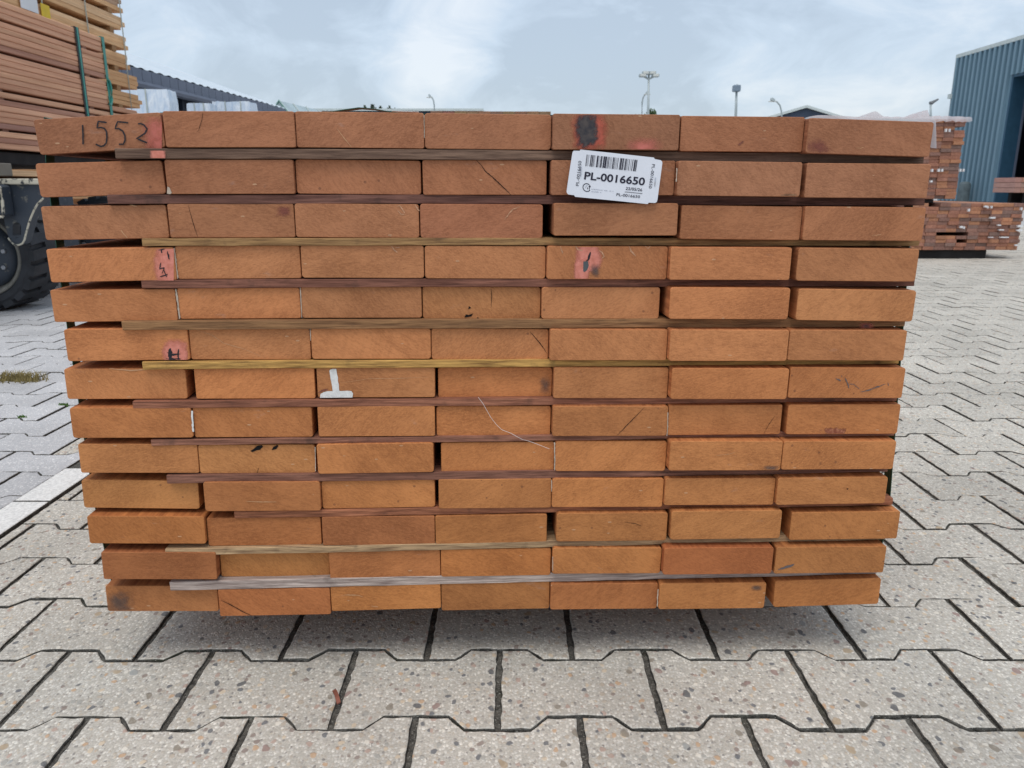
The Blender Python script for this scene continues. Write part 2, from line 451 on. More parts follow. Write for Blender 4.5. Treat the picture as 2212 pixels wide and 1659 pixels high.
def mat_yard_far():
    t = NT('distant_concrete_paving')
    P = t.n('ShaderNodeNewGeometry').outputs['Position']
    br = t.n('ShaderNodeTexBrick', {'Scale': 1.0, 'Mortar Size': 0.006, 'Brick Width': 0.2, 'Row Height': 0.14, 'Color1': (0.50, 0.49, 0.47, 1), 'Color2': (0.45, 0.44, 0.425, 1), 'Mortar': (0.24, 0.235, 0.22, 1)})
    t.l(P, br.inputs['Vector'])
    c = t.mix(t.rng(t.noise(P, 0.5, 5, 0.6), 0.35, 0.7), br.outputs['Color'], (0.41, 0.405, 0.40))
    t.base(c); t.rough(0.85)
    return t.m
M['yard_far'] = mat_yard_far()
def mat_paint(name, c, c2, edge=0.11, lo=0.78, hi=1.0, amount=1.0, nscale=90.0):
    """spray or brush mark: opaque in the middle, breaking up along an uneven edge"""
    t = NT(name)
    tc = t.n('ShaderNodeTexCoord')
    s = t.n('ShaderNodeSeparateXYZ', {0: tc.outputs['UV']})
    u = t.math('ABSOLUTE', t.math('SUBTRACT', s.outputs[0], 0.5)); w = t.math('ABSOLUTE', t.math('SUBTRACT', s.outputs[1], 0.5))
    d = t.math('MULTIPLY', t.math('POWER', t.math('ADD', t.math('POWER', u, 3.0), t.math('POWER', w, 3.0)), 0.3333), 2.0)
    nz = t.noise(tc.outputs['Object'], nscale, 5, 0.65)
    d = t.math('ADD', d, t.math('MULTIPLY', t.math('SUBTRACT', nz, 0.5), edge * 4))
    a = t.math('MULTIPLY', t.rng(d, lo, hi, 1.0, 0.0, True), amount)
    t.base(t.mix(t.rng(t.noise(tc.outputs['Object'], nscale * 1.7, 4, 0.6), 0.35, 0.65), c, c2)); t.rough(0.7)
    tr = t.n('ShaderNodeBsdfTransparent'); mx = t.n('ShaderNodeMixShader')
    t.l(a, mx.inputs[0]); t.l(tr.outputs[0], mx.inputs[1]); t.l(t.p.outputs[0], mx.inputs[2]); t.l(mx.outputs[0], t.out.inputs['Surface'])
    return t.m
M['pink'] = mat_paint('pink_paint', (0.74, 0.27, 0.205), (0.58, 0.19, 0.13), 0.14, 0.55, 1.0, 0.95)
M['pinkfade'] = mat_paint('thin_pink_paint', (0.68, 0.20, 0.16), (0.54, 0.16, 0.11), 0.16, 0.10, 0.98, 0.85)
M['red'] = mat_paint('red_paint', (0.58, 0.13, 0.085), (0.42, 0.10, 0.06), 0.18, 0.45, 0.98, 0.9)
M['black'] = mat_paint('black_paint', (0.035, 0.035, 0.042), (0.09, 0.075, 0.07), 0.26, 0.5, 0.86, 0.95)
M['smudge'] = mat_paint('grey_smudge', (0.06, 0.06, 0.065), (0.12, 0.10, 0.09), 0.26, 0.05, 0.9, 0.6)
M['purple'] = mat_paint('purple_stain', (0.20, 0.055, 0.05), (0.26, 0.08, 0.06), 0.4, 0.1, 0.95, 0.6)
M['marker'] = plain('marker_ink', (0.02, 0.018, 0.022), 0.5, var=0.3, scale=200)
M['crack'] = plain('crack_shadow', (0.025, 0.010, 0.006), 0.9)
M['scratch'] = plain('pale_scratch', (0.55, 0.32, 0.17), 0.8)
M['whitepaint'] = plain('white_paint', (0.78, 0.77, 0.74), 0.6, var=0.1, scale=150, bump=0.5)
M['caulk'] = plain('pale_sealer_bead', (0.50, 0.41, 0.32), 0.6, var=0.2, scale=200)
M['hole'] = plain('hole_black', (0.006, 0.005, 0.005), 0.9)
M['web'] = plain('dusty_web', (0.13, 0.11, 0.11), 0.9)
M['tag'] = plain('white_plastic_card', (0.70, 0.715, 0.76), 0.42, 0.45, var=0.03, scale=30)
M['ink'] = plain('printed_ink', (0.016, 0.014, 0.03), 0.5, var=0.05)
M['inkgrey'] = plain('faded_print', (0.30, 0.32, 0.38), 0.5, var=0.05)
M['steel'] = plain('staple_steel', (0.6, 0.6, 0.62), 0.3, 0.5, 1.0)
M['strap_green'] = plain('dark_green_strap', (0.012, 0.080, 0.048), 0.45, 0.5)
M['strap_teal'] = plain('teal_strap', (0.05, 0.27, 0.22), 0.4, 0.5)
M['strap_black'] = plain('black_strap', (0.03, 0.035, 0.04), 0.45, 0.5)

# ================================================================ GROUND
PX, PY = 0.2008, 0.1400                   # paver spacing: 200 x 165 mm double-T stones
b_low = at_z(1236 / 1.736, 2734 / 1.736); b_low2 = at_z(1058 / 1.736, 2474 / 1.736)
b_high = at_z(1552 / 1.736, 2682 / 1.736)
ROW_Y = b_low.y + 0.012 + PY / 2          # centre line of the row whose joints include b_low.x
ROW_X = b_low.x
W0, W1, WS, WM = 0.10, 13.6, 0.67, 1.5    # paved wedge that is built stone by stone
bed = MB()
bed.add([(-WS * W0 - WM, W0, -0.0062), (WS * W0 + WM, W0, -0.0062), (WS * W1 + WM, W1, -0.0062), (-WS * W1 - WM, W1, -0.0062)], [(0, 1, 2, 3)])
paving = structure(bed.build('paving', M['sand']))
paving['label'] = 'pale double-T concrete pavers with dark sandy joints'
g = MB()
A, Bq, Cq, Dq = (-WS * W0 - WM, W0, -.004), (-WS * W1 - WM, W1, -.004), (WS * W1 + WM, W1, -.004), (WS * W0 + WM, W0, -.004)
O = [(-900, -80, -.004), (900, -80, -.004), (900, 1200, -.004), (-900, 1200, -.004)]
g.add([A, Bq, Cq, Dq] + O, [(4, 5, 3, 0), (5, 6, 2, 3), (6, 7, 1, 2), (7, 4, 0, 1)])
structure(g.build('yard_ground', M['yard_far']))

# pale edging stones let into the paving on the left
e_nl, e_nr, e_fl = at_z(27.8, 1086.3), at_z(108.3, 1086.3), at_z(138.8, 1014)
EX0 = (e_nl.x + e_fl.x) / 2; EX1 = EX0 + (e_nr.x - e_nl.x); EYF = e_fl.y; EYN = e_nl.y

def paver_outline(jx=0.0034, jy=0.0018):
    L = PX / 2 - jx; he = PY / 2 + 0.012 - jy; hm = PY / 2 - 0.012 - jy
    a, b = 0.0605, 0.0395
    top = [(L, he), (a, he), (b, hm), (-b, hm), (-a, he), (-L, he)]
    return top + [(-x, -y) for x, y in top]
def clip(poly, a, keep_less):
    out = []
    for i, p in enumerate(poly):
        q = poly[(i + 1) % len(poly)]
        ip, iq = (p[0] < a) == keep_less, (q[0] < a) == keep_less
        if ip: out.append(p)
        if ip != iq:
            s = (a - p[0]) / (q[0] - p[0]); out.append((a, p[1] + s * (q[1] - p[1])))
    return out
def inset(poly, d):
    n = len(poly); out = []
    for i in range(n):
        p0, p1, p2 = Vector(poly[i - 1]), Vector(poly[i]), Vector(poly[(i + 1) % n])
        a, b = (p1 - p0), (p2 - p1)
        if a.length < 1e-6 or b.length < 1e-6: out.append(tuple(p1)); continue
        na, nb = Vector((-a.y, a.x)).normalized(), Vector((-b.y, b.x)).normalized()
        m = na + nb
        m = m / max(0.35, m.length_squared / 2) if m.length > 1e-6 else na
        out.append(tuple(p1 + m * d))
    return out
def paver_geo(poly, rough=0.0, rng=random):
    """side wall, small rounded arris, top"""
    n = len(poly)
    j = [(p[0] + rng.uniform(-rough, rough), p[1] + rng.uniform(-rough, rough)) for p in poly]
    r1, r2 = inset(j, 0.0006), inset(j, 0.0022)
    v = [(x, y, -0.03) for x, y in j] + [(x, y, -0.0026) for x, y in j] + [(x, y, -0.0010) for x, y in r1] + [(x, y, 0) for x, y in r2]
    f = []
    for k in range(3):
        for i in range(n): f.append((k * n + i, k * n + (i + 1) % n, (k + 1) * n + (i + 1) % n, (k + 1) * n + i))
    f.append(tuple(range(3 * n, 4 * n)))
    return v, f, [1] * (2 * n) + [0] * (n + 1)       # sides and lower arris are dirty
outline = paver_outline()
def ragged(poly, step, amp, rng):
    out = []
    for i, p in enumerate(poly):
        q = poly[(i + 1) % len(poly)]; L = math.hypot(q[0] - p[0], q[1] - p[1]); m = max(1, round(L / step))
        nx, ny = -(q[1] - p[1]) / L, (q[0] - p[0]) / L
        for k in range(m):
            d = rng.uniform(-.3, 1) * amp if k else 0
            out.append((p[0] + (q[0] - p[0]) * k / m + nx * d, p[1] + (q[1] - p[1]) * k / m + ny * d))
    return out
near_variants = []
for k in range(8):
    rv = random.Random(40 + k); v, f, mi = paver_geo(ragged(outline, 0.011, 0.0016, rv), 0.0003, rv)
    near_variants.append((MB().add(v, f).setm(mi).mesh('paver', [M['paver'], M['sand']]), MB().add(v, f).setm(mi).mesh('paver', [M['paver_grey'], M['sand']])))
variants = []
for k in range(5):
    v, f, mi = paver_geo(outline, 0.0009)
    variants.append((v, f, MB().add(v, f).setm(mi).mesh('paver', [M['paver'], M['sand']]), MB().add(v, f).setm(mi).mesh('paver', [M['paver_grey'], M['sand']]), mi))
PILE_Q = [(75, 240), (2018, 240), (1900, 1318), (232, 1318)]
def in_poly(x, y, q):
    c = False
    for i in range(len(q)):
        (x1, y1), (x2, y2) = q[i], q[i - 1]
        if (y1 > y) != (y2 > y) and x < (x2 - x1) * (y - y1) / (y2 - y1) + x1: c = not c
    return c
cells, cut = [], []
r0, r1 = int((W0 - ROW_Y) / PY) - 1, int((W1 - ROW_Y) / PY) + 1
for r in range(r0, r1 + 1):
    y = ROW_Y + r * PY
    hw = WS * y + WM
    sh = 0.0 if r % 2 == 0 else 0.5
    k0, k1 = int((-hw - ROW_X) / PX) - 1, int((hw - ROW_X) / PX) + 1
    for k in range(k0, k1 + 1):
        x = ROW_X + (k + 0.5 + sh) * PX
        if abs(x) > hw or y < W0 + 0.05: continue
        if y - PY < EYF and y > EYN - 0.9 and x + PX / 2 > EX0 - .004 and x - PX / 2 < EX1 + .004:
            cut.append((x, y)); continue
        cells.append((x, y))
def seen(x, y):
    p = project((x, y, 0))
    if not (-120 < p[0] < IMG_W + 120 and p[1] < IMG_H + 160): return False
    return not (y > 1.0 and in_poly(p[0], p[1], PILE_Q))
order = sorted(cells, key=lambda c: (0 if seen(*c) else 1, c[0] ** 2 + c[1] ** 2))
prng = random.Random(3)
grey = lambda x, y: x < EX0 - 0.02 and y > EYN - 0.25
jit = lambda: (prng.uniform(-.0022, .0004), prng.uniform(-.006, .006), prng.uniform(-.006, .006), prng.uniform(-.004, .004))
for (x, y) in order[:280]:
    vv = near_variants[prng.randrange(8)]
    o = link('paver', vv[1] if grey(x, y) else vv[0], paving)
    dz, rx, ry, rz = jit()
    o.location = (x, y, dz); o.rotation_euler = (rx, ry, rz)
rest = MB(); 
for (x, y) in order[280:]:
    vv = variants[prng.randrange(5)]; v, f = vv[:2]
    dz, rx, ry, rz = jit()
    cz, sz = math.cos(rz), math.sin(rz)
    rest.add([(x + p[0] * cz - p[1] * sz, y + p[0] * sz + p[1] * cz, p[2] + dz + p[0] * ry + p[1] * rx) for p in v], f, 0)
    gk = 2 if grey(x, y) else 0; rest.m[-len(f):] = [1 if q else gk for q in vv[4]]
ro = rest.build('far_pavers', [M['paver'], M['sand'], M['paver_grey']], paving); ro['kind'] = 'stuff'
for (x, y) in cut:
    for less in (True, False):
        a = (EX0 - .005 if less else EX1 + .005) - x
        far = y - PY * 0.5 > EYF - 0.02
        if far:
            if not less: continue
            poly = outline
        else:
            poly = clip(outline, a, less)
        if len(poly) < 3 or max(p[0] for p in poly) - min(p[0] for p in poly) < 0.012: continue
        v, f, mi = paver_geo(ragged(poly, 0.011, 0.0014, prng))
        o = link('paver', MB().add(v, f).setm(mi).mesh('paver', [M['paver_grey'] if less else M['paver'], M['sand']]), paving)
        o.location = (x, y, -0.001)
M['edging'] = plain('pale_edging_concrete', (0.74, 0.725, 0.69), 0.8, var=0.2, scale=200, bump=0.4)
L_e = EYF - EYN - .007
for k in range(4):
    y1 = EYF - k * (L_e + .007)
    mb = MB(); v, f, mi = paver_geo([(EX0 + .001, y1 - L_e), (EX1 - .001, y1 - L_e), (EX1 - .001, y1), (EX0 + .001, y1)], 0.0008)
    mb.add([(a, b, c + .003) for a, b, c in v], f).setm(mi)
    mb.build('edging_stone', [M['edging'], M['sand']], paving, origin=((EX0 + EX1) / 2, y1 - L_e / 2, 0))

# dry grass tuft, green weeds and a curl of bark in the joints
M['drygrass'] = plain('dry_grass', (0.24, 0.19, 0.075), 0.8, var=0.4, scale=60)
M['weed'] = plain('green_weed', (0.08, 0.16, 0.03), 0.8, var=0.3, scale=60)
def tuft(name, px, py, n, w, h, mat, label, cat, group=None):
    c = at_z(px, py); mb = MB(); rg = random.Random(int(px * 7 + py))
    for k in range(n):
        x = c.x + rg.gauss(0, w * .5); y = c.y + rg.gauss(0, w * 0.16)
        hh = h * rg.uniform(.4, 1.0); dx, dy = rg.gauss(0, hh * .6), rg.gauss(0, hh * .5)
        t = 0.0018
        mb.add([(x - t, y, -.004), (x + t, y, -.004), (x + dx * .5 + t * .7, y + dy * .5, hh * .7), (x + dx * .5 - t * .7, y + dy * .5, hh * .7), (x + dx, y + dy, hh)], [(0, 1, 2, 3), (3, 2, 4)])
    o = mb.build(name, mat, origin=(c.x, c.y, 0))
    tag(o, label, cat, group); return o
tuft('grass_tuft', 40, 822, 320, 0.085, 0.035, M['drygrass'], 'dry yellow grass tuft growing between pavers near the wheel', 'grass')
tuft('weed', 137, 876, 40, 0.012, 0.010, M['weed'], 'tiny green weed in a paver joint beside the plank pile', 'weed')
tuft('weed', 48, 902, 40, 0.014, 0.008, M['weed'], 'tiny green weed in a paver joint in front of the dry grass tuft', 'weed')
M['bark'] = plain('bark_chip', (0.20, 0.07, 0.045), 0.7, var=0.3, scale=80)
c = at_z((960 + 695 / 2.304) / 1.736, (2300 + 735 / 2.304) / 1.736)
mb = MB(); pts = []
for i in range(7):
    s = i / 6 - .5
    for j in (-1, 1): pts.append((c.x + s * .012 + j * .0022, c.y - s * .026 + j * .001, .0025 + .004 * (1 - 4 * s * s) + (0.0012 if j > 0 else 0)))
mb.add(pts, [(2 * i, 2 * i + 1, 2 * i + 3, 2 * i + 2) for i in range(6)])
mb.add([(p[0], p[1], p[2] - .0012) for p in pts], [(2 * i, 2 * i + 2, 2 * i + 3, 2 * i + 1) for i in range(6)])
tag(mb.build('bark_chip', M['bark'], origin=(c.x, c.y, 0)), 'curled reddish bark chip lying on a paver joint before the pile', 'bark chip')

# ================================================================ THE PLANK PILE
BOARDS = """
1 72.6,259 347.6,241.6 356,319 85,334
1 351,240 635.5,240 639,318.5 357.6,318
1 637,240 915.5,244 917,321 640.5,318.5
1 917.5,244 1192,247.7 1190,324 917.5,321
1 1194,245 1469.6,247.7 1466,325 1193.4,323
1 1471.4,250 1742,252.6 1734,329 1468.4,326.5
1 1746,254 2018,264 2008,339 1738,331
2 75.6,353 351,346 357.6,419 87.6,426.6
2 356,345 633.5,344 637,419 360,419
2 638,344 909,346.5 910,421.5 640.5,418
2 912,345.5 1181,345.7 1181,421.5 914,420.5
2 1191,346.5 1461,346.5 1457,422.7 1189.6,421
2 1464,347.7 1733,350 1729,426 1459.6,422
2 1744,352 2011.6,354 2002,428.6 1737,426.6
3 87,447 359,441 365,515 99,518
3 360.6,440 635,440 637,513 367.6,514
3 636,439 905.5,441.5 905.5,514 639,513
3 907.5,440.5 1173,441.5 1172,515.7 908,514
3 1196,439 1466,439 1462,509 1196,509
3 1473,442.7 1736,447 1729.6,518.6 1468,516.5
3 1738,446 2001.6,448 1992,521 1731,518.6
4 98.4,539 374,533 381,605.4 110.6,609.7
4 377,531.7 648,530 650,601.7 385,603
4 649,529 915.5,530 916,601 652,600
4 917.5,530 1180,532 1178,602 918,602
4 1182,531 1444,533 1442,603.5 1180.6,603.5
4 1448,534 1711,535 1706,605 1444,604.7
4 1725.6,535 1988,537.6 1976,608.5 1719,606.5
5 107.6,627 377.6,623.5 384,693.5 117.6,695.5
5 381,622 647,621 650.5,688 389,689
5 649,619 910.5,618.5 911,687 652,687
5 912,618.5 1168,620 1167.6,689 913.5,688
5 1170,620.5 1426.4,620.5 1423,689 1170,689
5 1448,620.5 1707.5,622 1702.5,690 1445,689
5 1725,623 1981,628 1970,694.7 1719,692
6 137.6,712 405,708.5 411,777 146,780.5
6 406,708.5 669,710 672,777 412.6,777
6 671,708.5 930.5,709 930.5,775.5 673.5,776
6 931.5,708.5 1185.6,711 1184.4,777 932,777
6 1187.4,712 1443.6,712 1441.4,778.5 1187.4,778.5
6 1447,712 1705,713 1700,780 1443,780
6 1707,713 1959.5,713.5 1952.5,780 1701,778
7 137,797 401,796 405,862 146,862
7 418,794 678.5,794 681,861 424,862
7 683.5,793.5 939,793.5 940,858.5 686,859
7 945.5,793 1193.6,793.5 1192,859 947,860
7 1195.6,793.5 1447,795 1444,860.5 1195.6,860.5
7 1449.4,796 1705,796 1700,863 1445.6,862
7 1707.5,793.5 1956,795 1949,860 1702.5,860
8 149.6,881.5 412.6,880 417,946 157.6,946
8 417,880 673,879 676,944 420,945
8 685,878 939,877 940,942 688.5,943.5
8 942,877 1190,877 1189,941 943.5,942
8 1193.6,878 1443,877 1441.4,942 1193.6,942
8 1444,876 1690,873.5 1686,938.5 1443,940
8 1703,873.5 1945.5,873.5 1939,937 1697.5,939
9 167.7,959 426.5,960 430,1022 175,1021.6
9 427.5,961 680.6,960 682,1021.6 431,1023
9 683.6,960 936,956.6 937,1020 686.6,1024
9 952,956 1197.5,954 1197,1019 953.6,1021.6
9 1199,953 1442.5,953 1442,1017.4 1199,1018
9 1444,953 1690.7,953 1687,1016 1442.5,1017
9 1693,953 1937,952.4 1929,1013.4 1688.5,1015
10 175,1036.6 427.7,1039 431.5,1100 181.5,1096.6
10 438.5,1041.6 692.4,1040.4 693.6,1103 443,1105
10 693,1038.4 939,1035 940.4,1095 695.6,1099.6
10 947,1035 1191.5,1035 1191,1096 948,1100
10 1192.5,1034 1434.5,1034 1432,1095 1192,1096
10 1437,1033 1676.5,1033 1673,1090 1434,1092
10 1679.7,1032.4 1917.7,1030 1912.7,1087 1674,1091.6
11 187.7,1115 441.5,1115.4 444,1175.4 193,1173.7
11 446.5,1120 693.6,1115.4 694,1178 450,1178.4
11 694,1115.4 939,1116 940,1174 698,1180
11 940.4,1115 1181.6,1110.4 1181,1171 941,1175.4
11 1202.7,1108.7 1443,1107.4 1439.5,1167.4 1201,1170.4
11 1449.5,1105 1689,1101.6 1685.7,1163 1448.7,1166
11 1710,1106.6 1944.7,1105 1938.4,1163 1705,1167.4
12 218,1193 469.7,1193 472,1252.4 223.5,1251
12 470.7,1192.4 711,1192.4 713,1245.4 475,1246
12 710,1193 951,1186.6 951.6,1246 713,1253
12 952,1186.6 1190,1184 1189.5,1242.4 953,1246.6
12 1193.7,1184 1431,1183 1428.7,1239 1192.7,1239.6
12 1432.5,1183.6 1670.7,1182.4 1668,1239 1430,1242.4
12 1677,1181.6 1915,1180.4 1909,1236.6 1672.7,1240
13 225,1266 470.7,1265.4 471,1321 234.7,1320
13 470.7,1273.4 713,1270.4 714,1326.6 474.5,1332
13 713,1262.4 951.6,1258.4 952.4,1313 716.6,1321.6
13 953,1259 1187.5,1256 1186.5,1314 954,1320
13 1189.5,1260.4 1422.5,1260.4 1420.7,1314 1189,1318
13 1423,1260.4 1655,1259 1652,1313.6 1421.5,1317
13 1674,1255 1902.7,1249 1899,1304.6 1670.7,1312
"""
PK, PY0 = 0.0512, 0.9226                   # front face: y = PY0 + PK * x  (pile stands turned 2.9 degrees)
ANG = math.atan(PK)
FU = Vector((math.cos(ANG), math.sin(ANG), 0)); FB = Vector((-math.sin(ANG), math.cos(ANG), 0))
def on_front(px, py, back=0.0):
    d = ray(px, py); q = PY0 + back / math.cos(ANG)
    return EYEV + d * (q / (d.y - PK * d.x))
rows = {}
QUADS = {}
for ln in BOARDS.strip().splitlines():
    p = ln.split(); r = int(p[0]); q = [tuple(float(a) for a in s.split(',')) for s in p[1:]]
    QUADS[(r, len(rows.get(r, [])) + 1)] = q
    P = [on_front(*c) for c in q]
    w = ((P[1] - P[0]).length + (P[2] - P[3]).length) / 2
    dep = max(-0.015, min(0.013, 0.6 * PY0 * (0.145 / w - 1.0)))
    P = [on_front(*c, back=dep) for c in q]
    w = ((P[1] - P[0]).length + (P[2] - P[3]).length) / 2; h = ((P[3] - P[0]).length + (P[2] - P[1]).length) / 2
    c = sum(P, Vector()) / 4
    tilt = (math.atan2((P[1] - P[0]).z, (P[1] - P[0]).dot(FU)) + math.atan2((P[2] - P[3]).z, (P[2] - P[3]).dot(FU))) / 2
    rows.setdefault(r, []).append(dict(u=c.dot(FU), z=c.z, w=w, h=h, tilt=tilt, b=c.dot(FB), row=r, i=len(rows.get(r, [])) + 1))
for r, L in rows.items():
    for a, b in zip(L, L[1:]):
        ov = (a['u'] + a['w'] / 2) - (b['u'] - b['w'] / 2) + 0.0006
        if ov > 0:
            a['w'] -= ov / 2; a['u'] -= ov / 4; b['w'] -= ov / 2; b['u'] += ov / 4
PILE_BOTTOM = min(b['z'] - b['h'] / 2 - abs(math.sin(b['tilt'])) * b['w'] / 2 for b in rows[13])
PILE_TOP = max(b['z'] + b['h'] / 2 for b in rows[1])
pile_c = FU * 0.0 + FB * (PY0 + 0.02)
pile = thing('timber_pile', 'large banded pile of orange-brown hardwood planks with sealed ends, standing on the pavers', 'timber pile', (0, PY0, 0))
PLEN = 3.9
def rr_profile(w, h, r, seg=3):
    out = []
    for (cx, cz, a0) in ((w / 2 - r, h / 2 - r, 0), (-w / 2 + r, h / 2 - r, 90), (-w / 2 + r, -h / 2 + r, 180), (w / 2 - r, -h / 2 + r, 270)):
        for k in range(seg + 1):
            a = R(a0 + 90 * k / seg); out.append((cx + r * math.cos(a), cz + r * math.sin(a)))
    return out
def plank_mesh(w, h, L, r, mats, rng):
    pr = rr_profile(w, h, r); n = len(pr)
    sc = lambda d: [((1 - 2 * d / w) * x, (1 - 2 * d / h) * z) for x, z in pr]
    rings = [(0.0, sc(0.0006)), (0.0005, sc(0.00015)), (0.0012, pr), (L * .5, pr), (L, pr)]
    v = [(x, y, z) for y, p in rings for x, z in p]
    mb = MB(); f = []
    mi = []
    f.append(tuple(range(n))); mi.append(0)                      # front cap faces -y
    for k in range(len(rings) - 1):
        for i in range(n):
            f.append((k * n + i, (k + 1) * n + i, (k + 1) * n + (i + 1) % n, k * n + (i + 1) % n)); mi.append(0 if k < 2 else 1)
    f.append(tuple(range(len(rings) * n - 1, (len(rings) - 1) * n - 1, -1))); mi.append(0)
    mb.v, mb.f, mb.m = v, f, mi
    # face winding: profile runs counter-clockwise seen from -y
    return mb.mesh('plank', mats)
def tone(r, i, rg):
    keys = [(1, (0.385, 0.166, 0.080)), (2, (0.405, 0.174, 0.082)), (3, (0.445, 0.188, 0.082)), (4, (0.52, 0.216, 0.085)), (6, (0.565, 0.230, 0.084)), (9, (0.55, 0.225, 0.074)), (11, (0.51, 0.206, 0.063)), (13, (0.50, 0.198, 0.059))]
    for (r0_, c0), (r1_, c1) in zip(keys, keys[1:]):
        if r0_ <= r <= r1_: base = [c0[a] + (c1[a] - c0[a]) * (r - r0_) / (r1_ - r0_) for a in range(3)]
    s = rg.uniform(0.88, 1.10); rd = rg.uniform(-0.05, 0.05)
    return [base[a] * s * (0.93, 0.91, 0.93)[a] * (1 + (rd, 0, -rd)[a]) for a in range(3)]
TONES = {(12, 1): (0.25, 0.085, 0.035), (12, 6): (0.26, 0.072, 0.030), (11, 3): (0.28, 0.105, 0.048), (10, 2): (0.33, 0.125, 0.045),
         (11, 2): (0.35, 0.125, 0.045), (13, 2): (0.34, 0.115, 0.045), (13, 5): (0.38, 0.135, 0.048), (12, 3): (0.40, 0.15, 0.055),
         (10, 1): (0.44, 0.20, 0.065), (12, 2): (0.46, 0.20, 0.06), (3, 4): (0.32, 0.125, 0.068), (13, 1): (0.42, 0.175, 0.068),
         (5, 4): (0.44, 0.20, 0.075), (5, 7): (0.41, 0.185, 0.072), (13, 3): (0.46, 0.185, 0.055), (9, 2): (0.47, 0.215, 0.075)}
rg = random.Random(11)
PL = {}
for r, L in rows.items():
    for b in L:
        me = plank_mesh(b['w'], b['h'], PLEN + rg.uniform(-.25, .25), 0.0027 + rg.uniform(-.0007, .0009), [M['end'], M['long']], rg)
        o = link('plank', me, pile)
        pos = FU * b['u'] + FB * b['b'] + Vector((0, 0, b['z']))
        o.location = pos - pile.location
        o.rotation_euler = (0, -b['tilt'], ANG + rg.uniform(-.0012, .0012))
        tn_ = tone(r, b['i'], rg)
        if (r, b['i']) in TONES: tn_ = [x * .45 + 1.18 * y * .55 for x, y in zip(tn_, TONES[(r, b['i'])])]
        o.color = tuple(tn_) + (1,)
        PL[(r, b['i'])] = o; b['o'] = o

# stickers (spacer laths) lie between the courses
S_END = {1: (249, 1997), 2: (232.6, 1997), 3: (307.6, 1985.6), 4: (306, 1974.5), 5: (264, 1954), 6: (308, 1940), 7: (287, 1935), 8: (326, 1929), 9: (360, 1915), 10: (506, 1925), 11: (356.5, 1909.5), 12: (367, 1890)}
S_COL = {1: (0.19, 0.118, 0.080), 2: (0.19, 0.088, 0.064), 3: (0.37, 0.215, 0.088), 4: (0.24, 0.102, 0.066), 5: (0.32, 0.170, 0.074), 6: (0.50, 0.29, 0.085),
         7: (0.34, 0.142, 0.082), 8: (0.33, 0.150, 0.095), 9: (0.25, 0.115, 0.076), 10: (0.36, 0.142, 0.072), 11: (0.44, 0.30, 0.165), 12: (0.48, 0.40, 0.35)}
S_REC = {1: .003, 2: .008, 3: .004, 4: .006, 5: .002, 6: .003, 7: .003, 8: .003, 9: .002, 10: .004, 11: .001, 12: .003}
SZ = {}
def zline(L, u, top):
    """height of the top (or bottom) faces of a course at u, smoothed across the joints"""
    acc = wt = 0.0
    for b in L:
        d = max(0.0, abs(u - b['u']) - b['w'] / 2); k = math.exp(-(d / 0.012) ** 2) + 1e-9
        uu = max(-b['w'] / 2, min(b['w'] / 2, u - b['u']))
        acc += k * (b['z'] + math.tan(b['tilt']) * uu + (b['h'] / 2 if top else -b['h'] / 2)); wt += k
    return acc / wt
STK = {}
for s in range(1, 13):
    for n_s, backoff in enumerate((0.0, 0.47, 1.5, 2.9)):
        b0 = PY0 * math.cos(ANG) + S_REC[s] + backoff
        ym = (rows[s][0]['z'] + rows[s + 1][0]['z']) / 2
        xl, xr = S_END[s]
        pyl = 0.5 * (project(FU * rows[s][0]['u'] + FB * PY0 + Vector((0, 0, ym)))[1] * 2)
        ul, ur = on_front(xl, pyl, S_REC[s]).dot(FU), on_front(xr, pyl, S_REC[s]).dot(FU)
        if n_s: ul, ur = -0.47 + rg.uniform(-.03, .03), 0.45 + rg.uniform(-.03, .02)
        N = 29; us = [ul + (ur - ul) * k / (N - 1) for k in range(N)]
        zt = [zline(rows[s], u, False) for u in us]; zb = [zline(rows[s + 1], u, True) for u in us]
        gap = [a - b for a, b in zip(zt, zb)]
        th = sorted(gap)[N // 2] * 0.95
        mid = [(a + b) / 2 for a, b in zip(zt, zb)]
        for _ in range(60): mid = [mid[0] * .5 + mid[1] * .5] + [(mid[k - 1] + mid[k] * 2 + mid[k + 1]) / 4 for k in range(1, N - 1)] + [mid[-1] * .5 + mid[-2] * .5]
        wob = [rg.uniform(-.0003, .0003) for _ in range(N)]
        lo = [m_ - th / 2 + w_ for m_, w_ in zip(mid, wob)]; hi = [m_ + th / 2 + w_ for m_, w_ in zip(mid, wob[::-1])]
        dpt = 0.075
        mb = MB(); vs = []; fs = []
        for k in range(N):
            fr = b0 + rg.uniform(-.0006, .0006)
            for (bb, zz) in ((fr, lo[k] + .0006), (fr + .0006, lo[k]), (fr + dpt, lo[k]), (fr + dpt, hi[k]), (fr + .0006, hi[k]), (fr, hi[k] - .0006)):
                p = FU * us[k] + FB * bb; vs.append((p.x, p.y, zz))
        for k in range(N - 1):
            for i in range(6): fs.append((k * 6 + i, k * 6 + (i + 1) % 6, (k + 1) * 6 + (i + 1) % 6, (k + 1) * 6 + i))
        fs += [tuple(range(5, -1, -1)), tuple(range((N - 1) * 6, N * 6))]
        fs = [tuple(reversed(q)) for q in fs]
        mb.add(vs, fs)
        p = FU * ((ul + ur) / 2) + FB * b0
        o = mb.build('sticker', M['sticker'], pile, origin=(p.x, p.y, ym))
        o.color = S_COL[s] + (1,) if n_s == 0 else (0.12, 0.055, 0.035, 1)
        if n_s == 0: STK[s] = (o, b0)

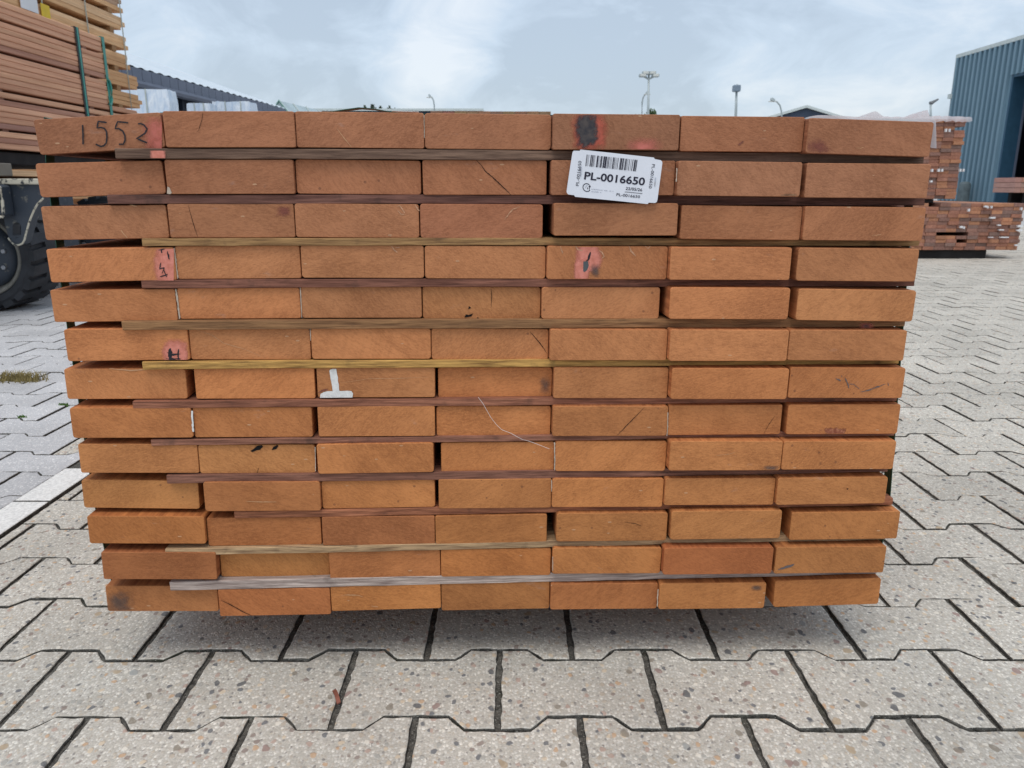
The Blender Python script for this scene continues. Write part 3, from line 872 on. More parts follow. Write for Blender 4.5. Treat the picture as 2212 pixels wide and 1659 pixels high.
# bearers on the ground under the pile
M['bearer'] = plain('dirty_bearer_wood', (0.10, 0.07, 0.045), 0.85, var=0.35, scale=20, bump=0.4)
for k, yb in enumerate((0.42, 1.9, 3.3)):
    p = FB * (PY0 + yb)
    mb = MB().cbox(-0.5, 0.5, p.y - .05, p.y + .05, 0.0, PILE_BOTTOM - .0005, .004)
    mb.build('bearer', M['bearer'], pile)

# steel-green bands round the pile
def band(back, width, name, mat):
    uR = {r: L[-1]['u'] + L[-1]['w'] / 2 for r, L in rows.items()}; uL = {r: L[0]['u'] - L[0]['w'] / 2 for r, L in rows.items()}
    def hull2(d, sgn):
        pts = []
        for r, L in rows.items():
            b = L[-1 if sgn > 0 else 0]
            pts += [(b['z'] + b['h'] / 2, sgn * d[r]), (b['z'] - b['h'] / 2, sgn * d[r])]
        pts.sort(reverse=True)
        i, out = 0, [pts[0]]
        while i < len(pts) - 1:
            best, bj = None, None
            for j in range(i + 1, len(pts)):
                dz = pts[i][0] - pts[j][0]
                if dz < 1e-5: continue
                s = (pts[j][1] - pts[i][1]) / dz
                if best is None or s >= best: best, bj = s, j
            if bj is None: break
            out.append(pts[bj]); i = bj
        return [(sgn * (u + .0012), z) for z, u in out]
    right, left = hull2(uR, 1), hull2(uL, -1)
    right = [(u + .0015, z) for u, z in right]
    us_ = [left[0][0] + (right[0][0] - left[0][0]) * (k + .5) / 64 for k in range(64)]
    lift = lambda u: 0.006 * math.exp(-((u + .125) / .028) ** 2)
    path = left + [(u, zline(rows[13], u, False) - .0015) for u in us_] + right[::-1] + [(u, zline(rows[1], u, True) + .0013 + lift(u)) for u in us_[::-1]]
    mb = MB(); n = len(path); vs = []
    b0 = PY0 * math.cos(ANG) + back; t = .0007
    cu = sum(p[0] for p in path) / n; cz = sum(p[1] for p in path) / n
    for (u, z) in path:
        bu = b0 - (.016 * u if back < .1 else 0)
        for (bb, k) in ((bu, 0), (bu + width, 0), (bu + width, 1), (bu, 1)):
            uu = u + (t if u > 0 else -t) * k; p = FU * uu + FB * bb; vs.append((p.x, p.y, z + (t if z > cz else -t) * k))
    fs = []
    for k in range(n):
        m = (k + 1) % n
        for i in range(4): fs.append((k * 4 + i, k * 4 + (i + 1) % 4, m * 4 + (i + 1) % 4, m * 4 + i))
    mb.add(vs, fs)
    return mb.build(name, mat, pile)
band(0.031, 0.019, 'strap', M['strap_green'])
band(1.45, 0.019, 'strap', M['strap_green'])
band(2.85, 0.019, 'strap', M['strap_green'])

# ---------------------------------------------------------------- marks on the plank ends
def front_b(key):
    return rows[key[0]][key[1] - 1]['b']
def on_b(px, py, b):
    d = ray(px, py); return EYEV + d * ((b - 0.0) / d.dot(FB))
def mark_poly(key, pts, name, mat, off=.0005, uv=None, parent=None, b=None):
    """flat mark lying just proud of a plank's end"""
    bb = (front_b(key) if b is None else b) - off
    P = [on_b(x, y, bb) for x, y in pts]
    mb = MB(); mb.add(P, [tuple(range(len(P)))])
    if uv: mb.uv = uv
    par = parent or PL[key]
    # planks carry a tiny rotation: put the mark into their frame through the inverse matrix
    pm = Matrix.Translation(pile.location) @ Matrix.LocRotScale(par.location, par.rotation_euler, par.scale)
    inv = pm.inverted()
    mb.v = [tuple(inv @ Vector(v)) for v in mb.v]
    n = Vector()
    for i in range(1, len(P) - 1): n += (P[i] - P[0]).cross(P[i + 1] - P[0])
    if n.y > 0: mb.f = [tuple(reversed(f)) for f in mb.f]
    return link(name, mb.mesh(name, mat), par)
def patch(key, x0, y0, x1, y1, name, mat, off=.0006, **k):
    if key is not None:                                   # spray stops at the edge of the plank's face
        q = QUADS[key]; X0, X1 = max(x0, (q[0][0] + q[3][0]) / 2 + 2), min(x1, (q[1][0] + q[2][0]) / 2 - 2)
        Y0, Y1 = max(y0, (q[0][1] + q[1][1]) / 2 + 1.5), min(y1, (q[3][1] + q[2][1]) / 2 - 1.5)
        uv = [((X - x0) / (x1 - x0), (y1 - Y) / (y1 - y0)) for X, Y in ((X0, Y1), (X1, Y1), (X1, Y0), (X0, Y0))]
        return mark_poly(key, [(X0, Y1), (X1, Y1), (X1, Y0), (X0, Y0)], name, mat, off, uv, **k)
    return mark_poly(key, [(x0, y1), (x1, y1), (x1, y0), (x0, y0)], name, mat, off, [(0, 0), (1, 0), (1, 1), (0, 1)], **k)
def stroke(key, pts, width, name, mat, off=.0005, taper=False, jag=0.0, parent=None, b=None):
    """ribbon along a polyline in picture units"""
    rgs = random.Random(str(pts)); pl = []
    for (a, c) in zip(pts, pts[1:]):
        m = max(1, int(math.hypot(c[0] - a[0], c[1] - a[1]) / 4))
        for k in range(m): pl.append((a[0] + (c[0] - a[0]) * k / m, a[1] + (c[1] - a[1]) * k / m))
    pl.append(pts[-1]); n = len(pl); lft, rgt = [], []
    for i, p in enumerate(pl):
        q0, q1 = pl[max(0, i - 1)], pl[min(n - 1, i + 1)]
        dx, dy = q1[0] - q0[0], q1[1] - q0[1]; l = math.hypot(dx, dy) or 1
        w = width / 2 * ((0.25 + 0.75 * math.sin(math.pi * (i + .3) / n)) if taper else 1) * rgs.uniform(1 - jag, 1 + jag)
        jx, jy = rgs.uniform(-jag, jag) * width * .5, rgs.uniform(-jag, jag) * width * .5
        lft.append((p[0] - dy / l * w + jx, p[1] + dx / l * w + jy)); rgt.append((p[0] + dy / l * w + jx, p[1] - dx / l * w + jy))
    bb = (front_b(key) if b is None else b) - off
    V = [on_b(x, y, bb) for x, y in lft] + [on_b(x, y, bb) for x, y in rgt]
    par = parent or PL[key]
    inv = (Matrix.Translation(pile.location) @ Matrix.LocRotScale(par.location, par.rotation_euler, par.scale)).inverted()
    mb = MB(); mb.add([inv @ v for v in V], [(i, i + 1, n + i + 1, n + i) for i in range(n - 1)])
    return link(name, mb.mesh(name, mat), par)
zA = lambda L: [(57.6 + x / 4, 230.4 + y / 4) for x, y in L]
zP = lambda L: [(553 + x / 4, 172.8 + y / 4) for x, y in L]
zQ = lambda L: [(1105.9 + x / 4, 115.2 + y / 4) for x, y in L]
zB = lambda L: [(57.6 + x / 4, 576 + y / 4) for x, y in L]
zC = lambda L: [(115.2 + x / 4, 950.4 + y / 4) for x, y in L]
zD = lambda L: [(576 + x / 4, 576 + y / 4) for x, y in L]
zE = lambda L: [(633.6 + x / 4, 950.4 + y / 4) for x, y in L]
zF = lambda L: [(1094.4 + x / 4, 576 + y / 4) for x, y in L]
zG = lambda L: [(1152 + x / 4, 950.4 + y / 4) for x, y in L]
zH = lambda L: [(1555 + x / 4, 576 + y / 4) for x, y in L]
zI = lambda L: [(1555.2 + x / 4, 950.4 + y / 4) for x, y in L]
zR = lambda L: [(1658.9 + x / 3, 57.6 + y / 3) for x, y in L]
zS = lambda L: [((1920 + x / 3.814) / 1.736, (860 + y / 3.814) / 1.736) for x, y in L]
# paint
k = (1, 1)
patch(k, 300, 238, 380, 345, 'paint_mark', M['pinkfade'])
patch(k, 318, 290, 366, 336, 'paint_mark', M['pinkfade'], .0008)
for s in (zA([(483, 158), (486, 240), (487, 325)]),
          zA([(692, 137), (655, 132), (618, 128), (612, 160), (607, 184), (640, 180), (672, 188), (690, 218), (694, 265), (686, 315), (668, 338), (640, 344), (597, 325)]),
          zA([(878, 141), (830, 134), (785, 130), (772, 165), (764, 191), (795, 190), (830, 210), (848, 250), (850, 290), (836, 324), (795, 325)]),
          zA([(962, 148), (985, 146), (1015, 160), (1040, 192), (1022, 228), (985, 255), (948, 275), (968, 282), (1000, 296), (1040, 312)])):
    stroke(k, s, 3.3, 'handwritten_digit', M['marker'], .0011, jag=.10)
k = (1, 5)
patch(k, 1230, 232, 1318, 336, 'paint_mark', M['red'])
patch(k, 1236, 236, 1300, 328, 'paint_mark', M['black'], .0009)
patch(k, 1345, 292, 1438, 350, 'paint_mark', M['pinkfade'])
patch((1, 7), 1735, 296, 1800, 336, 'stain', M['purple'])
k = (4, 1)
patch(k, 328, 515, 396, 626, 'paint_mark', M['pink'])
for s in (zA([(1140, 1240), (1190, 1228)]), zA([(1160, 1235), (1168, 1262)]), zA([(1160, 1350), (1150, 1400), (1190, 1390), (1170, 1440)]), zA([(1150, 1470), (1215, 1450)]), zA([(1180, 1400), (1210, 1470)]), zA([(1215, 1250), (1232, 1320)])):
    stroke(k, s, 2.6, 'scribble', M['marker'], .0011, True, .5)
k = (4, 5)
patch(k, *zS([(880, 180)])[0], *zS([(1310, 640)])[0], 'paint_mark', M['pink'])
patch(k, *zS([(870, 380)])[0], *zS([(1130, 800)])[0], 'paint_mark', M['pink'], .0007)
mark_poly(k, zS([(1018, 600), (1020, 460), (1085, 455), (1098, 520), (1075, 580), (1040, 612)]), 'paint_mark', plain('grey_paint', (0.085, 0.095, 0.10), 0.7), .0009)
stroke(k, zS([(1062, 450), (1085, 440), (1105, 390), (1125, 325)]), 4.0, 'paint_mark', M['marker'], .0009, True, .3)
patch(k, *zS([(1100, 460)])[0], *zS([(1290, 720)])[0], 'paint_mark', M['smudge'], .0008)
k = (6, 1)
patch(k, 346, 730, 412, 800, 'paint_mark', M['pink'])
stroke(k, zB([(1245, 700), (1235, 750), (1245, 800)]), 8, 'paint_mark', M['marker'], .0009, True, .4)
stroke(k, zB([(1310, 715), (1310, 790)]), 5, 'paint_mark', M['marker'], .0009, True, .4)
stroke(k, zB([(1215, 745), (1270, 760), (1330, 755)]), 3.5, 'paint_mark', M['marker'], .00095, True, .5)
stroke(k, zB([(1205, 795), (1330, 800)]), 3, 'paint_mark', M['marker'], .00095, True, .5)
k = (7, 3)
rgw = random.Random(5); wj = lambda L: [(x + rgw.uniform(-3, 3), y + rgw.uniform(-3, 3)) for x, y in L]
mark_poly(k, zD(wj([(541, 900), (545, 888), (570, 880), (604, 884), (606, 930), (614, 960), (616, 990), (624, 1020), (628, 1060), (634, 1082), (600, 1086), (570, 1082), (562, 1020), (556, 970), (548, 930)])), 'white_letter', M['whitepaint'])
mark_poly(k, zD(wj([(458, 1131), (466, 1098), (490, 1084), (525, 1074), (580, 1072), (640, 1076), (700, 1074), (735, 1078), (748, 1096), (744, 1130), (600, 1133)])), 'white_letter', M['whitepaint'], .0007)
stroke(k, zD([(445, 1090), (480, 1072), (530, 1062)]), 3.5, 'bark_sliver', M['bark'], .001, True, .2)
# cracks, splits and holes
for key, pts, w in (((2, 4), zP([(1900, 690), (1945, 735), (1985, 790), (2055, 850), (2130, 920), (2205, 996)]), 1.7),
                    ((13, 2), zC([(1450, 1385), (1560, 1440), (1640, 1485), (1720, 1522)]), 1.3), ((1, 2), zA([(1522, 50), (1515, 110), (1485, 205), (1475, 220)]), .9),
                    ((6, 4), zF([(200, 560), (270, 640), (310, 690), (345, 745)]), 1.3), ((5, 4), zD([(1938, 172), (1945, 250), (1940, 350)]), .9),
                    ((8, 5), zF([(1190, 1215), (1125, 1285), (1060, 1350), (955, 1458)]), 1.1), ((3, 2), zA([(1395, 850), (1425, 960), (1455, 1060), (1480, 1130)]), .9),
                    ((9, 2), zC([(1775, 240), (1760, 285)]), 1.0), ((11, 5), zG([(790, 710), (880, 722), (935, 745)]), .8), ((8, 6), zH([(475, 1290), (420, 1370), (380, 1440)]), .7)):
    stroke(key, pts, w * 1.25, 'crack', M['crack'], .0005, True, .35)
for key, pts, w in (((6, 2), zB([(1470, 545), (1600, 590), (1700, 660), (1880, 712), (2050, 785)]), .9), ((1, 3), zP([(700, 420), (760, 500), (825, 580)]), 1.3),
                    ((7, 3), zD([(630, 1005), (780, 985), (900, 965), (1050, 968), (1400, 955)]), .7), ((13, 3), zE([(440, 1338), (560, 1342), (600, 1355)]), 1.6),
                    ((13, 3), zE([(675, 1435), (730, 1442)]), 1.5), ((10, 2), zC([(1660, 530), (1780, 535), (1930, 535)]), 1.3), ((3, 1), zA([(815, 1065), (840, 1100), (870, 1133)]), 2.0),
                    ((9, 6), zG([(1580, 135), (1700, 120), (1745, 105)]), .8), ((3, 1), zA([(890, 848), (930, 858), (955, 862)]), 2.2), ((7, 1), zB([(712, 880), (800, 888), (900, 897), (1000, 890), (1085, 885)]), 2.4),
                    ((12, 5), zG([(560, 1100), (600, 1120)]), .6), ((1, 7), zR([(575, 785), (600, 788), (620, 780)]), .9), ((3, 7), zR([(670, 1350), (700, 1352), (735, 1347)]), 1.0)):
    stroke(key, pts, w, 'scratch', M['scratch'], .0006, True, .35)
for key, pts in (((9, 2), zC([(1702, 95), (1730, 78), (1762, 50), (1800, 44), (1812, 58), (1785, 85), (1755, 90), (1720, 105)])), ((9, 2), zC([(1888, 88), (1898, 62), (1935, 42), (1945, 50), (1928, 78)])),
                 ((5, 4), zD([(1742, 368), (1747, 340), (1768, 356)])), ((5, 4), zD([(1708, 440), (1722, 412), (1745, 418), (1785, 404), (1768, 430), (1735, 436)])), ((5, 4), zD([(1815, 448), (1822, 436), (1838, 446)])),
                 ((1, 6), zQ([(1952, 792), (1960, 780), (1998, 755), (2002, 765), (1965, 796)])), ((10, 7), zI([(1095, 422), (1105, 417), (1110, 425), (1100, 429)]))):
    mark_poly(key, pts, 'hole', M['hole'] if key != (1, 6) else M['bark'], .0006)
patch((8, 7), 1768, 922, 1833, 942, 'torn_fibres', mat_paint('torn_red_fibre', (0.22, 0.06, 0.03), (0.42, 0.17, 0.09), 0.45, 0.5, 0.85, 1.0, 160), .0006)
patch((2, 6), 1682, 418, 1724, 430, 'knot', mat_paint('knot_bark', (0.16, 0.07, 0.035), (0.33, 0.19, 0.10), 0.25, 0.7, 0.95, 1.0, 160), .0006)
for pts in (zH([(1078, 962), (1100, 1000), (1112, 1025), (1118, 1052)]), zH([(1115, 1012), (1160, 1018), (1190, 1045), (1205, 1056)]), zH([(1215, 1085), (1290, 1066), (1340, 1045), (1432, 1014)]), zH([(1000, 965), (1045, 988)]), zH([(1450, 1000), (1458, 1030)]), zH([(1052, 940), (1056, 955)])):
    stroke((7, 7), pts, 2.2, 'dirt_streak', M['web'], .0006, True, .6)
stroke((12, 7), zI([(500, 1118), (570, 1100), (645, 1074)]), 4.0, 'dirt_streak', M['web'], .0006, True, .4)
patch((9, 6), 1640, 1003, 1692, 1019, 'stain', M['smudge'])
patch((13, 1), 215, 1268, 300, 1338, 'stain', M['smudge'])
patch((13, 6), 1615, 1262, 1652, 1278, 'stain', M['smudge'])
patch((7, 4), 1160, 808, 1195, 858, 'stain', M['smudge'])
patch((3, 2), 590, 442, 636, 470, 'stain', M['purple'])
# gouges left by a stamp on the upper planks
gm = plain('gouged_fibre', (0.52, 0.29, 0.17), 0.85, var=0.35, scale=260)
for key, pts, w in (((3, 3), zP([(1215, 1095), (1240, 1085), (1260, 1110), (1285, 1150)]), 2.4), ((3, 3), zP([(1225, 1130), (1255, 1160), (1280, 1160)]), 2.2), ((3, 3), zP([(1372, 1075), (1390, 1105), (1410, 1130)]), 2.6),
                    ((3, 3), zP([(1148, 1335), (1165, 1355)]), 2.0), ((4, 3), zP([(1172, 1432), (1195, 1470), (1220, 1490)]), 2.4), ((4, 3), zP([(1205, 1450), (1240, 1445)]), 2.0), ((4, 5), zS([(690, 240), (705, 290), (728, 345)]), 2.6),
                    ((4, 5), zS([(910, 240), (945, 290), (1010, 310)]), 2.6), ((4, 5), zS([(1240, 300), (1290, 330), (1320, 390), (1290, 410)]), 2.2), ((4, 5), zS([(1672, 235), (1705, 310), (1770, 385)]), 2.6),
                    ((3, 4), [(1090, 474), (1098, 463), (1108, 452), (1124, 446)], 2.4), ((4, 5), zS([(1905, 235), (1945, 275), (1980, 235)]), 1.8), ((2, 5), zQ([(420, 992), (445, 990)]), 1.6)):
    stroke(key, pts, w, 'gouge', gm, .0007, True, .4)
# pale sealer squeezed out of the seams
for key, pts, w in (((4, 2), zA([(1272, 1222), (1282, 1290), (1292, 1360), (1302, 1485)]), 3.6), ((5, 2), zB([(1288, 195), (1298, 260), (1310, 350), (1322, 450)]), 3.2), ((5, 3), zD([(290, 180), (297, 300), (304, 442)]), 1.6),
                    ((6, 3), zD([(376, 540), (380, 640)]), 1.4), ((9, 5), zG([(184, 20), (186, 150), (184, 262)]), 2.2), ((13, 6), zG([(1078, 1290), (1074, 1360), (1072, 1440)]), 2.2), ((8, 6), zF([(1393, 1260), (1391, 1400), (1384, 1462)]), 1.6),
                    ((10, 5), zG([(158, 345), (158, 445)]), 1.4), ((9, 3), zE([(188, 60), (192, 270)]), 1.4), ((10, 3), zE([(234, 380), (232, 440)]), 2.2), ((1, 4), zP([(1452, 300), (1455, 500)]), 1.2), ((2, 6), zQ([(1425, 990), (1420, 1110)]), 2.0), ((12, 5), zG([(168, 1010), (168, 1130)]), 1.4)):
    stroke(key, pts, w, 'sealer_bead', M['caulk'], .0009, False, .35)
stroke((8, 1), zB([(1427, 1245), (1432, 1330), (1440, 1425)]), 4.0, 'sealer_bead', M['whitepaint'], .0012, False, .25)
mark_poly((2, 2), zA([(1212, 752), (1216, 690), (1235, 700), (1254, 745), (1240, 756)]), 'sealer_bead', M['caulk'], .0009)
# the pink spray also ran over the top lath, a pink smear on the sixth
o1, b1 = STK[1]
mark_poly(None, [(324, 341.5), (358, 341.5), (358, 325.5), (324, 325.5)], 'paint_mark', M['pink'], .0012, [(.08, .3), (.92, .3), (.92, .7), (.08, .7)], parent=o1, b=b1)
o5, b5 = STK[5]
patch(None, 1852, 694, 1892, 714, 'paint_mark', M['pinkfade'], .0012, parent=o5, b=b5)
patch(None, 1858, 697, 1884, 711, 'paint_mark', M['smudge'], .0016, parent=o5, b=b5)

# ---------------------------------------------------------------- stapled card on the pile
TAG_B = min(front_b((2, 5)), front_b((1, 5)), front_b((3, 5))) - 0.0022
def tag_pt(X, Y, off=0.0):
    px, py = (2080 + X / 5.027) / 1.736, (540 + Y / 5.027) / 1.736
    lean = 0.004 * max(0.0, (Y - 150) / 950.0)
    return on_b(px, py, TAG_B - lean - off)
tp = [(330, 190), (338, 150), (360, 125), (470, 128), (486, 104), (1100, 170), (1870, 255), (1890, 285), (2000, 305), (2026, 330), (2030, 360), (1985, 700), (1938, 1050), (1925, 1090), (1895, 1112), (1775, 1106), (1750, 1132), (1100, 1065), (385, 995), (366, 965), (260, 952), (232, 925), (224, 890), (275, 540)]
mb = MB(); n = len(tp)
mb.add([tag_pt(*p) for p in tp] + [tag_pt(*p, off=-.0005) for p in tp], [tuple(range(n)), tuple(range(2 * n - 1, n - 1, -1))] + [(i, n + i, n + (i + 1) % n, (i + 1) % n) for i in range(n)])
tc0 = tag_pt(1130, 620)
card = mb.build('label_card', M['tag'], pile, origin=tc0)
card['label'] = 'white card with barcode and number PL-0016650'
INK = .0004
def card_quads(name, quads, mat, off=INK):
    mb = MB()
    for q in quads: mb.add([tag_pt(*p, off=off) for p in q], [(0, 1, 2, 3)])
    o = mb.build(name, mat, card, origin=tc0); o.location = (0, 0, 0); return o
bars = [(612, 12), (632, 5), (652, 5), (693, 18), (722, 18), (747, 10), (768, 5), (805, 5), (822, 22), (848, 5), (877, 10), (897, 18), (928, 5), (943, 20), (975, 32), (1010, 10), (1032, 12), (1060, 6), (1082, 6), (1115, 18), (1138, 10), (1160, 5), (1180, 5), (1204, 10), (1245, 10), (1266, 22), (1297, 20), (1318, 5), (1348, 20), (1370, 8), (1392, 5), (1418, 10), (1450, 5), (1480, 12), (1519, 24), (1541, 8), (1557, 12)]
bt = lambda x: (x, 198 + (x - 612) * 102 / 950.0)
bb_ = lambda x: (585 + (x - 612) * 945 / 950.0, 415 + (x - 612) * 100 / 950.0)
card_quads('barcode', [(bb_(x - w / 2), bb_(x + w / 2), bt(x + w / 2), bt(x - w / 2)) for x, w in bars], M['ink'])
def lettering(text, p0, p1, up, mat, bold=0.0, spacing=1.0):
    """text laid from p0 to p1 along its baseline, 'up' = cap-height vector, in card units"""
    cu = bpy.data.curves.new('lettering', 'FONT'); cu.body = text; cu.size = 1.0; cu.offset = bold; cu.space_character = spacing; cu.resolution_u = 4
    to = bpy.data.objects.new('tmp_text', cu); col.objects.link(to)
    bpy.context.view_layer.update()
    me = bpy.data.meshes.new_from_object(to.evaluated_get(bpy.context.evaluated_depsgraph_get()))
    xs = [v.co.x for v in me.vertices]; ys = [v.co.y for v in me.vertices]
    x0, x1, y0, y1 = min(xs), max(xs), min(ys), max(ys)
    mb = MB()
    for v in me.vertices:
        s = (v.co.x - x0) / (x1 - x0); q = (v.co.y - y0) / (y1 - y0)
        mb.v.append(tuple(tag_pt(p0[0] + (p1[0] - p0[0]) * s + up[0] * q, p0[1] + (p1[1] - p0[1]) * s + up[1] * q, off=INK)))
    mb.f = [tuple(p.vertices) for p in me.polygons]; mb.m = [0] * len(mb.f)
    bpy.data.objects.remove(to); bpy.data.curves.remove(cu); bpy.data.meshes.remove(me)
    o = mb.build('lettering', mat, card, origin=tc0); o.location = (0, 0, 0); return o
lettering('PL-0016650', (553, 668), (1692, 785), (20, -150), M['ink'], 0.022)
lettering('PL-0016650', (456, 790), (508, 322), (-58, -6), M['ink'])
lettering('PL-0016650', (1838, 378), (1774, 832), (56, 7), M['ink'])
lettering('22/05/26', (1337, 864), (1648, 894), (8, -56), M['ink'], 0.012)
lettering('PL-0016650', (1163, 977), (1606, 1022), (7, -52), M['ink'], 0.008)
card_quads('print_line', [((1322, 905), (1655, 940), (1656, 931), (1323, 896))], M['ink'])
# round arrow emblem and two faint lines of small print
q = []
for k in range(26):
    a0, a1 = R(-50 - k * 10.5), R(-50 - (k + 1) * 10.5); cx_, cy_ = 607, 820
    P_ = lambda a, r: (cx_ + r * math.cos(a), cy_ + r * math.sin(a) + 0.1 * r * math.cos(a))
    q.append((P_(a1, 66), P_(a1, 80), P_(a0, 80), P_(a0, 66)))
q += [((646, 862), (658, 863), (666, 800), (654, 799)), ((636, 806), (684, 812), (664, 772), (664, 772)), ((612, 858), (619, 859), (624, 832), (617, 831)), ((605, 836), (636, 838), (622, 815), (622, 815))]
card_quads('emblem', q, M['ink'])
lettering('JRB', (575, 835), (625, 790), (-14, -18), M['inkgrey'])
q = []; rgt_ = random.Random(4)
for (xa, ya, xb, yb) in ((695, 850, 1105, 892), (693, 895, 890, 915)):
    x = xa
    while x < xb - 8:
        w = rgt_.choice((6, 8, 10)); y = ya + (yb - ya) * (x - xa) / (xb - xa); h_ = rgt_.uniform(10, 18)
        q.append(((x, y + 8), (x + w, y + 8.5), (x + w + 1, y + 8 - h_), (x + 1, y + 8 - h_)))
        x += w + rgt_.choice((5, 6, 8, 30 if rgt_.random() < .2 else 5))
card_quads('small_print', q, M['inkgrey'])
mb = MB()
mb.tube([tag_pt(1888, 790, .0006), tag_pt(1892, 720, .0016), tag_pt(1903, 630, .0006)], .0006, 6)
mb.build('staple', M['steel'], card, origin=tc0).location = (0, 0, 0)
mb = MB(); mb.tube([tag_pt(490, 612, .0006), tag_pt(493, 540, .0014), tag_pt(500, 430, .0006)], .0005, 6)
mb.build('staple', M['inkgrey'], card, origin=tc0).location = (0, 0, 0)

# ---------------------------------------------------------------- clear film over the pile's corner, spider thread, slips on top
def mat_film(name, c, alpha):
    t = NT(name)
    tc = t.n('ShaderNodeTexCoord')
    t.base(c); t.rough(0.25); t.p.inputs['Specular IOR Level'].default_value = 0.5
    tl = t.n('ShaderNodeBsdfTranslucent', {'Color': tuple(c) + (1,)}); tr = t.n('ShaderNodeBsdfTransparent')
    m1 = t.n('ShaderNodeMixShader', {0: 0.4}); t.l(t.p.outputs[0], m1.inputs[1]); t.l(tl.outputs[0], m1.inputs[2])
    m2 = t.n('ShaderNodeMixShader'); f = t.rng(t.noise(tc.outputs['Object'], 18, 4, 0.6), 0.3, 0.7, alpha * 0.75, min(1, alpha * 1.25))
    t.l(f, m2.inputs[0]); t.l(tr.outputs[0], m2.inputs[1]); t.l(m1.outputs[0], m2.inputs[2]); t.l(m2.outputs[0], t.out.inputs['Surface'])
    t.normal(t.bump(t.noise(tc.outputs['Object'], 60, 4, 0.6), 0.5, 0.004))
    return t.m
M['film'] = mat_film('crumpled_clear_film', (0.86, 0.87, 0.90), 0.88)
b7 = rows[1][-1]
def film_pt(u, b, lift): # u measured across the pile, b behind the front
    zt = b7['z'] + math.tan(b7['tilt']) * (u - b7['u']) + b7['h'] / 2
    p = FU * u + FB * (b7['b'] + b); return Vector((p.x, p.y, zt + lift))
mb = MB(); NU, NV = 26, 8; ue = b7['u'] + b7['w'] / 2; rgf = random.Random(21); vs = []
ph = [rgf.uniform(0, 6.28) for _ in range(8)]
for i in range(NU):
    s = i / (NU - 1)
    for j in range(NV):
        t_ = j / (NV - 1); b = 0.001 + 0.10 * t_
        if s < 0.78:
            u = ue - 0.135 + s / 0.78 * 0.137
            lift = 0.0016 + 0.0022 * (1 + math.sin(9 * s + ph[0] + 5 * t_)) * (0.4 + t_) + 0.0022 * s
            p = film_pt(u, b, lift)
        else:
            k = (s - 0.78) / 0.22
            drop = (0.026 + 0.006 * math.sin(3 * t_ + 1)) * k * (1.0 - 0.35 * t_)
            p = film_pt(ue + 0.002 + 0.0085 * k * (1 - .6 * t_) + .0012 * math.sin(8 * t_ + ph[2]) * k, b * (1 - .5 * k) + 0.004 * k, 0.0042 - 0.0016 * k - drop)
        vs.append(p)
mb.add(vs, [(i * NV + j, (i + 1) * NV + j, (i + 1) * NV + j + 1, i * NV + j + 1) for i in range(NU - 1) for j in range(NV - 1)])
o = mb.build('plastic_film', M['film'], smooth=True, origin=film_pt(ue - .06, .1, 0))
tag(o, 'crumpled clear plastic film draped over the top right corner of the pile', 'plastic film')
# slip of white paper lying behind the top edge
mb = MB(); bs = PY0 + 0.11
pp = [on_b(846, 239, bs), on_b(905, 241, bs), on_b(905, 241, bs + .05), on_b(846, 239, bs + .05)]
for k_ in (2, 3): pp[k_].z = PILE_TOP + .004
mb.add([Vector(p) for p in pp] + [Vector(p) - Vector((0, 0, .0006)) for p in pp], [(0, 1, 2, 3), (7, 6, 5, 4), (0, 4, 5, 1), (1, 5, 6, 2), (2, 6, 7, 3), (3, 7, 4, 0)])
tag(mb.build('paper_slip', M['whitepaint'], origin=pp[0]), 'white paper slip caught under the green band on top of the pile', 'paper slip')
mb = MB(); bw = PY0 * math.cos(ANG) - 0.006
mb.tube([on_b(x, y, bw) for x, y in zD([(1828, 1128), (1870, 1185), (1935, 1300), (1985, 1365), (2030, 1408), (2110, 1440), (2212, 1495)])] + [on_b(x, y, bw + .004) for x, y in zF([(185, 1505), (260, 1532), (370, 1575)])], .00022, 4)
M['thread'] = plain('spider_thread', (0.75, 0.72, 0.7), 0.4)
mb.build('spider_thread', M['thread'], pile)

# ================================================================ OTHER PACKS
unit_cache = {}
def pack(name, label, cat, x0, yf, z0, cols, nrows, w, t, length, colf, mats, seed, gap_rows=(), gap=0.012, skip=0.0, jit=0.02, skipset=(), stick=None, strapcol=None, group=None, ragged=0.0, chamf=.002, rowdz=0.0006):
    """planks laid along y, ends towards the camera; x0 = left side"""
    rgp = random.Random(seed)
    o = thing(name, label, cat, (x0 + cols * w / 2, yf + length / 2, 0), group)
    me = MB().cbox(-w / 2 + .0006, w / 2 - .0006, 0, length, 0, t - .0006, chamf).mesh('plank', mats)
    z = z0
    for r in range(nrows):
        if r in gap_rows:
            for yy in (0.25, length * .5, length - .3):
                s = MB().box(x0 + .01, x0 + cols * w - .01, yf + yy, yf + yy + .06, z, z + gap - .0006)
                so = s.build('sticker', mats, o); so.color = (stick or (0.2, 0.12, 0.07)) + (1,)
            z += gap
        sh = rgp.uniform(-ragged, ragged)
        for c in range(cols):
            if rgp.random() < skip or (r, c) in skipset: continue
            p = link('plank', me, o)
            p.location = Vector((x0 + (c + .5) * w + sh, yf + rgp.uniform(-jit, jit), z)) - o.location
            p.color = tuple(colf(rgp, r, c)) + (1,)
        z += t + rgp.uniform(0, rowdz)
    return o, z
def red_tones(rgp, r, c):
    b = rgp.choice([(0.20, 0.092, 0.060), (0.155, 0.085, 0.066), (0.24, 0.115, 0.066), (0.14, 0.088, 0.072), (0.28, 0.135, 0.075), (0.17, 0.092, 0.070), (0.21, 0.10, 0.068)])
    s = rgp.uniform(1.5, 2.0); return [x * s for x in b]
YF = at_z(2000, 559).y
xr_low = at_y(2206, 490, YF).x; xr_up = at_y(2083, 350, YF).x
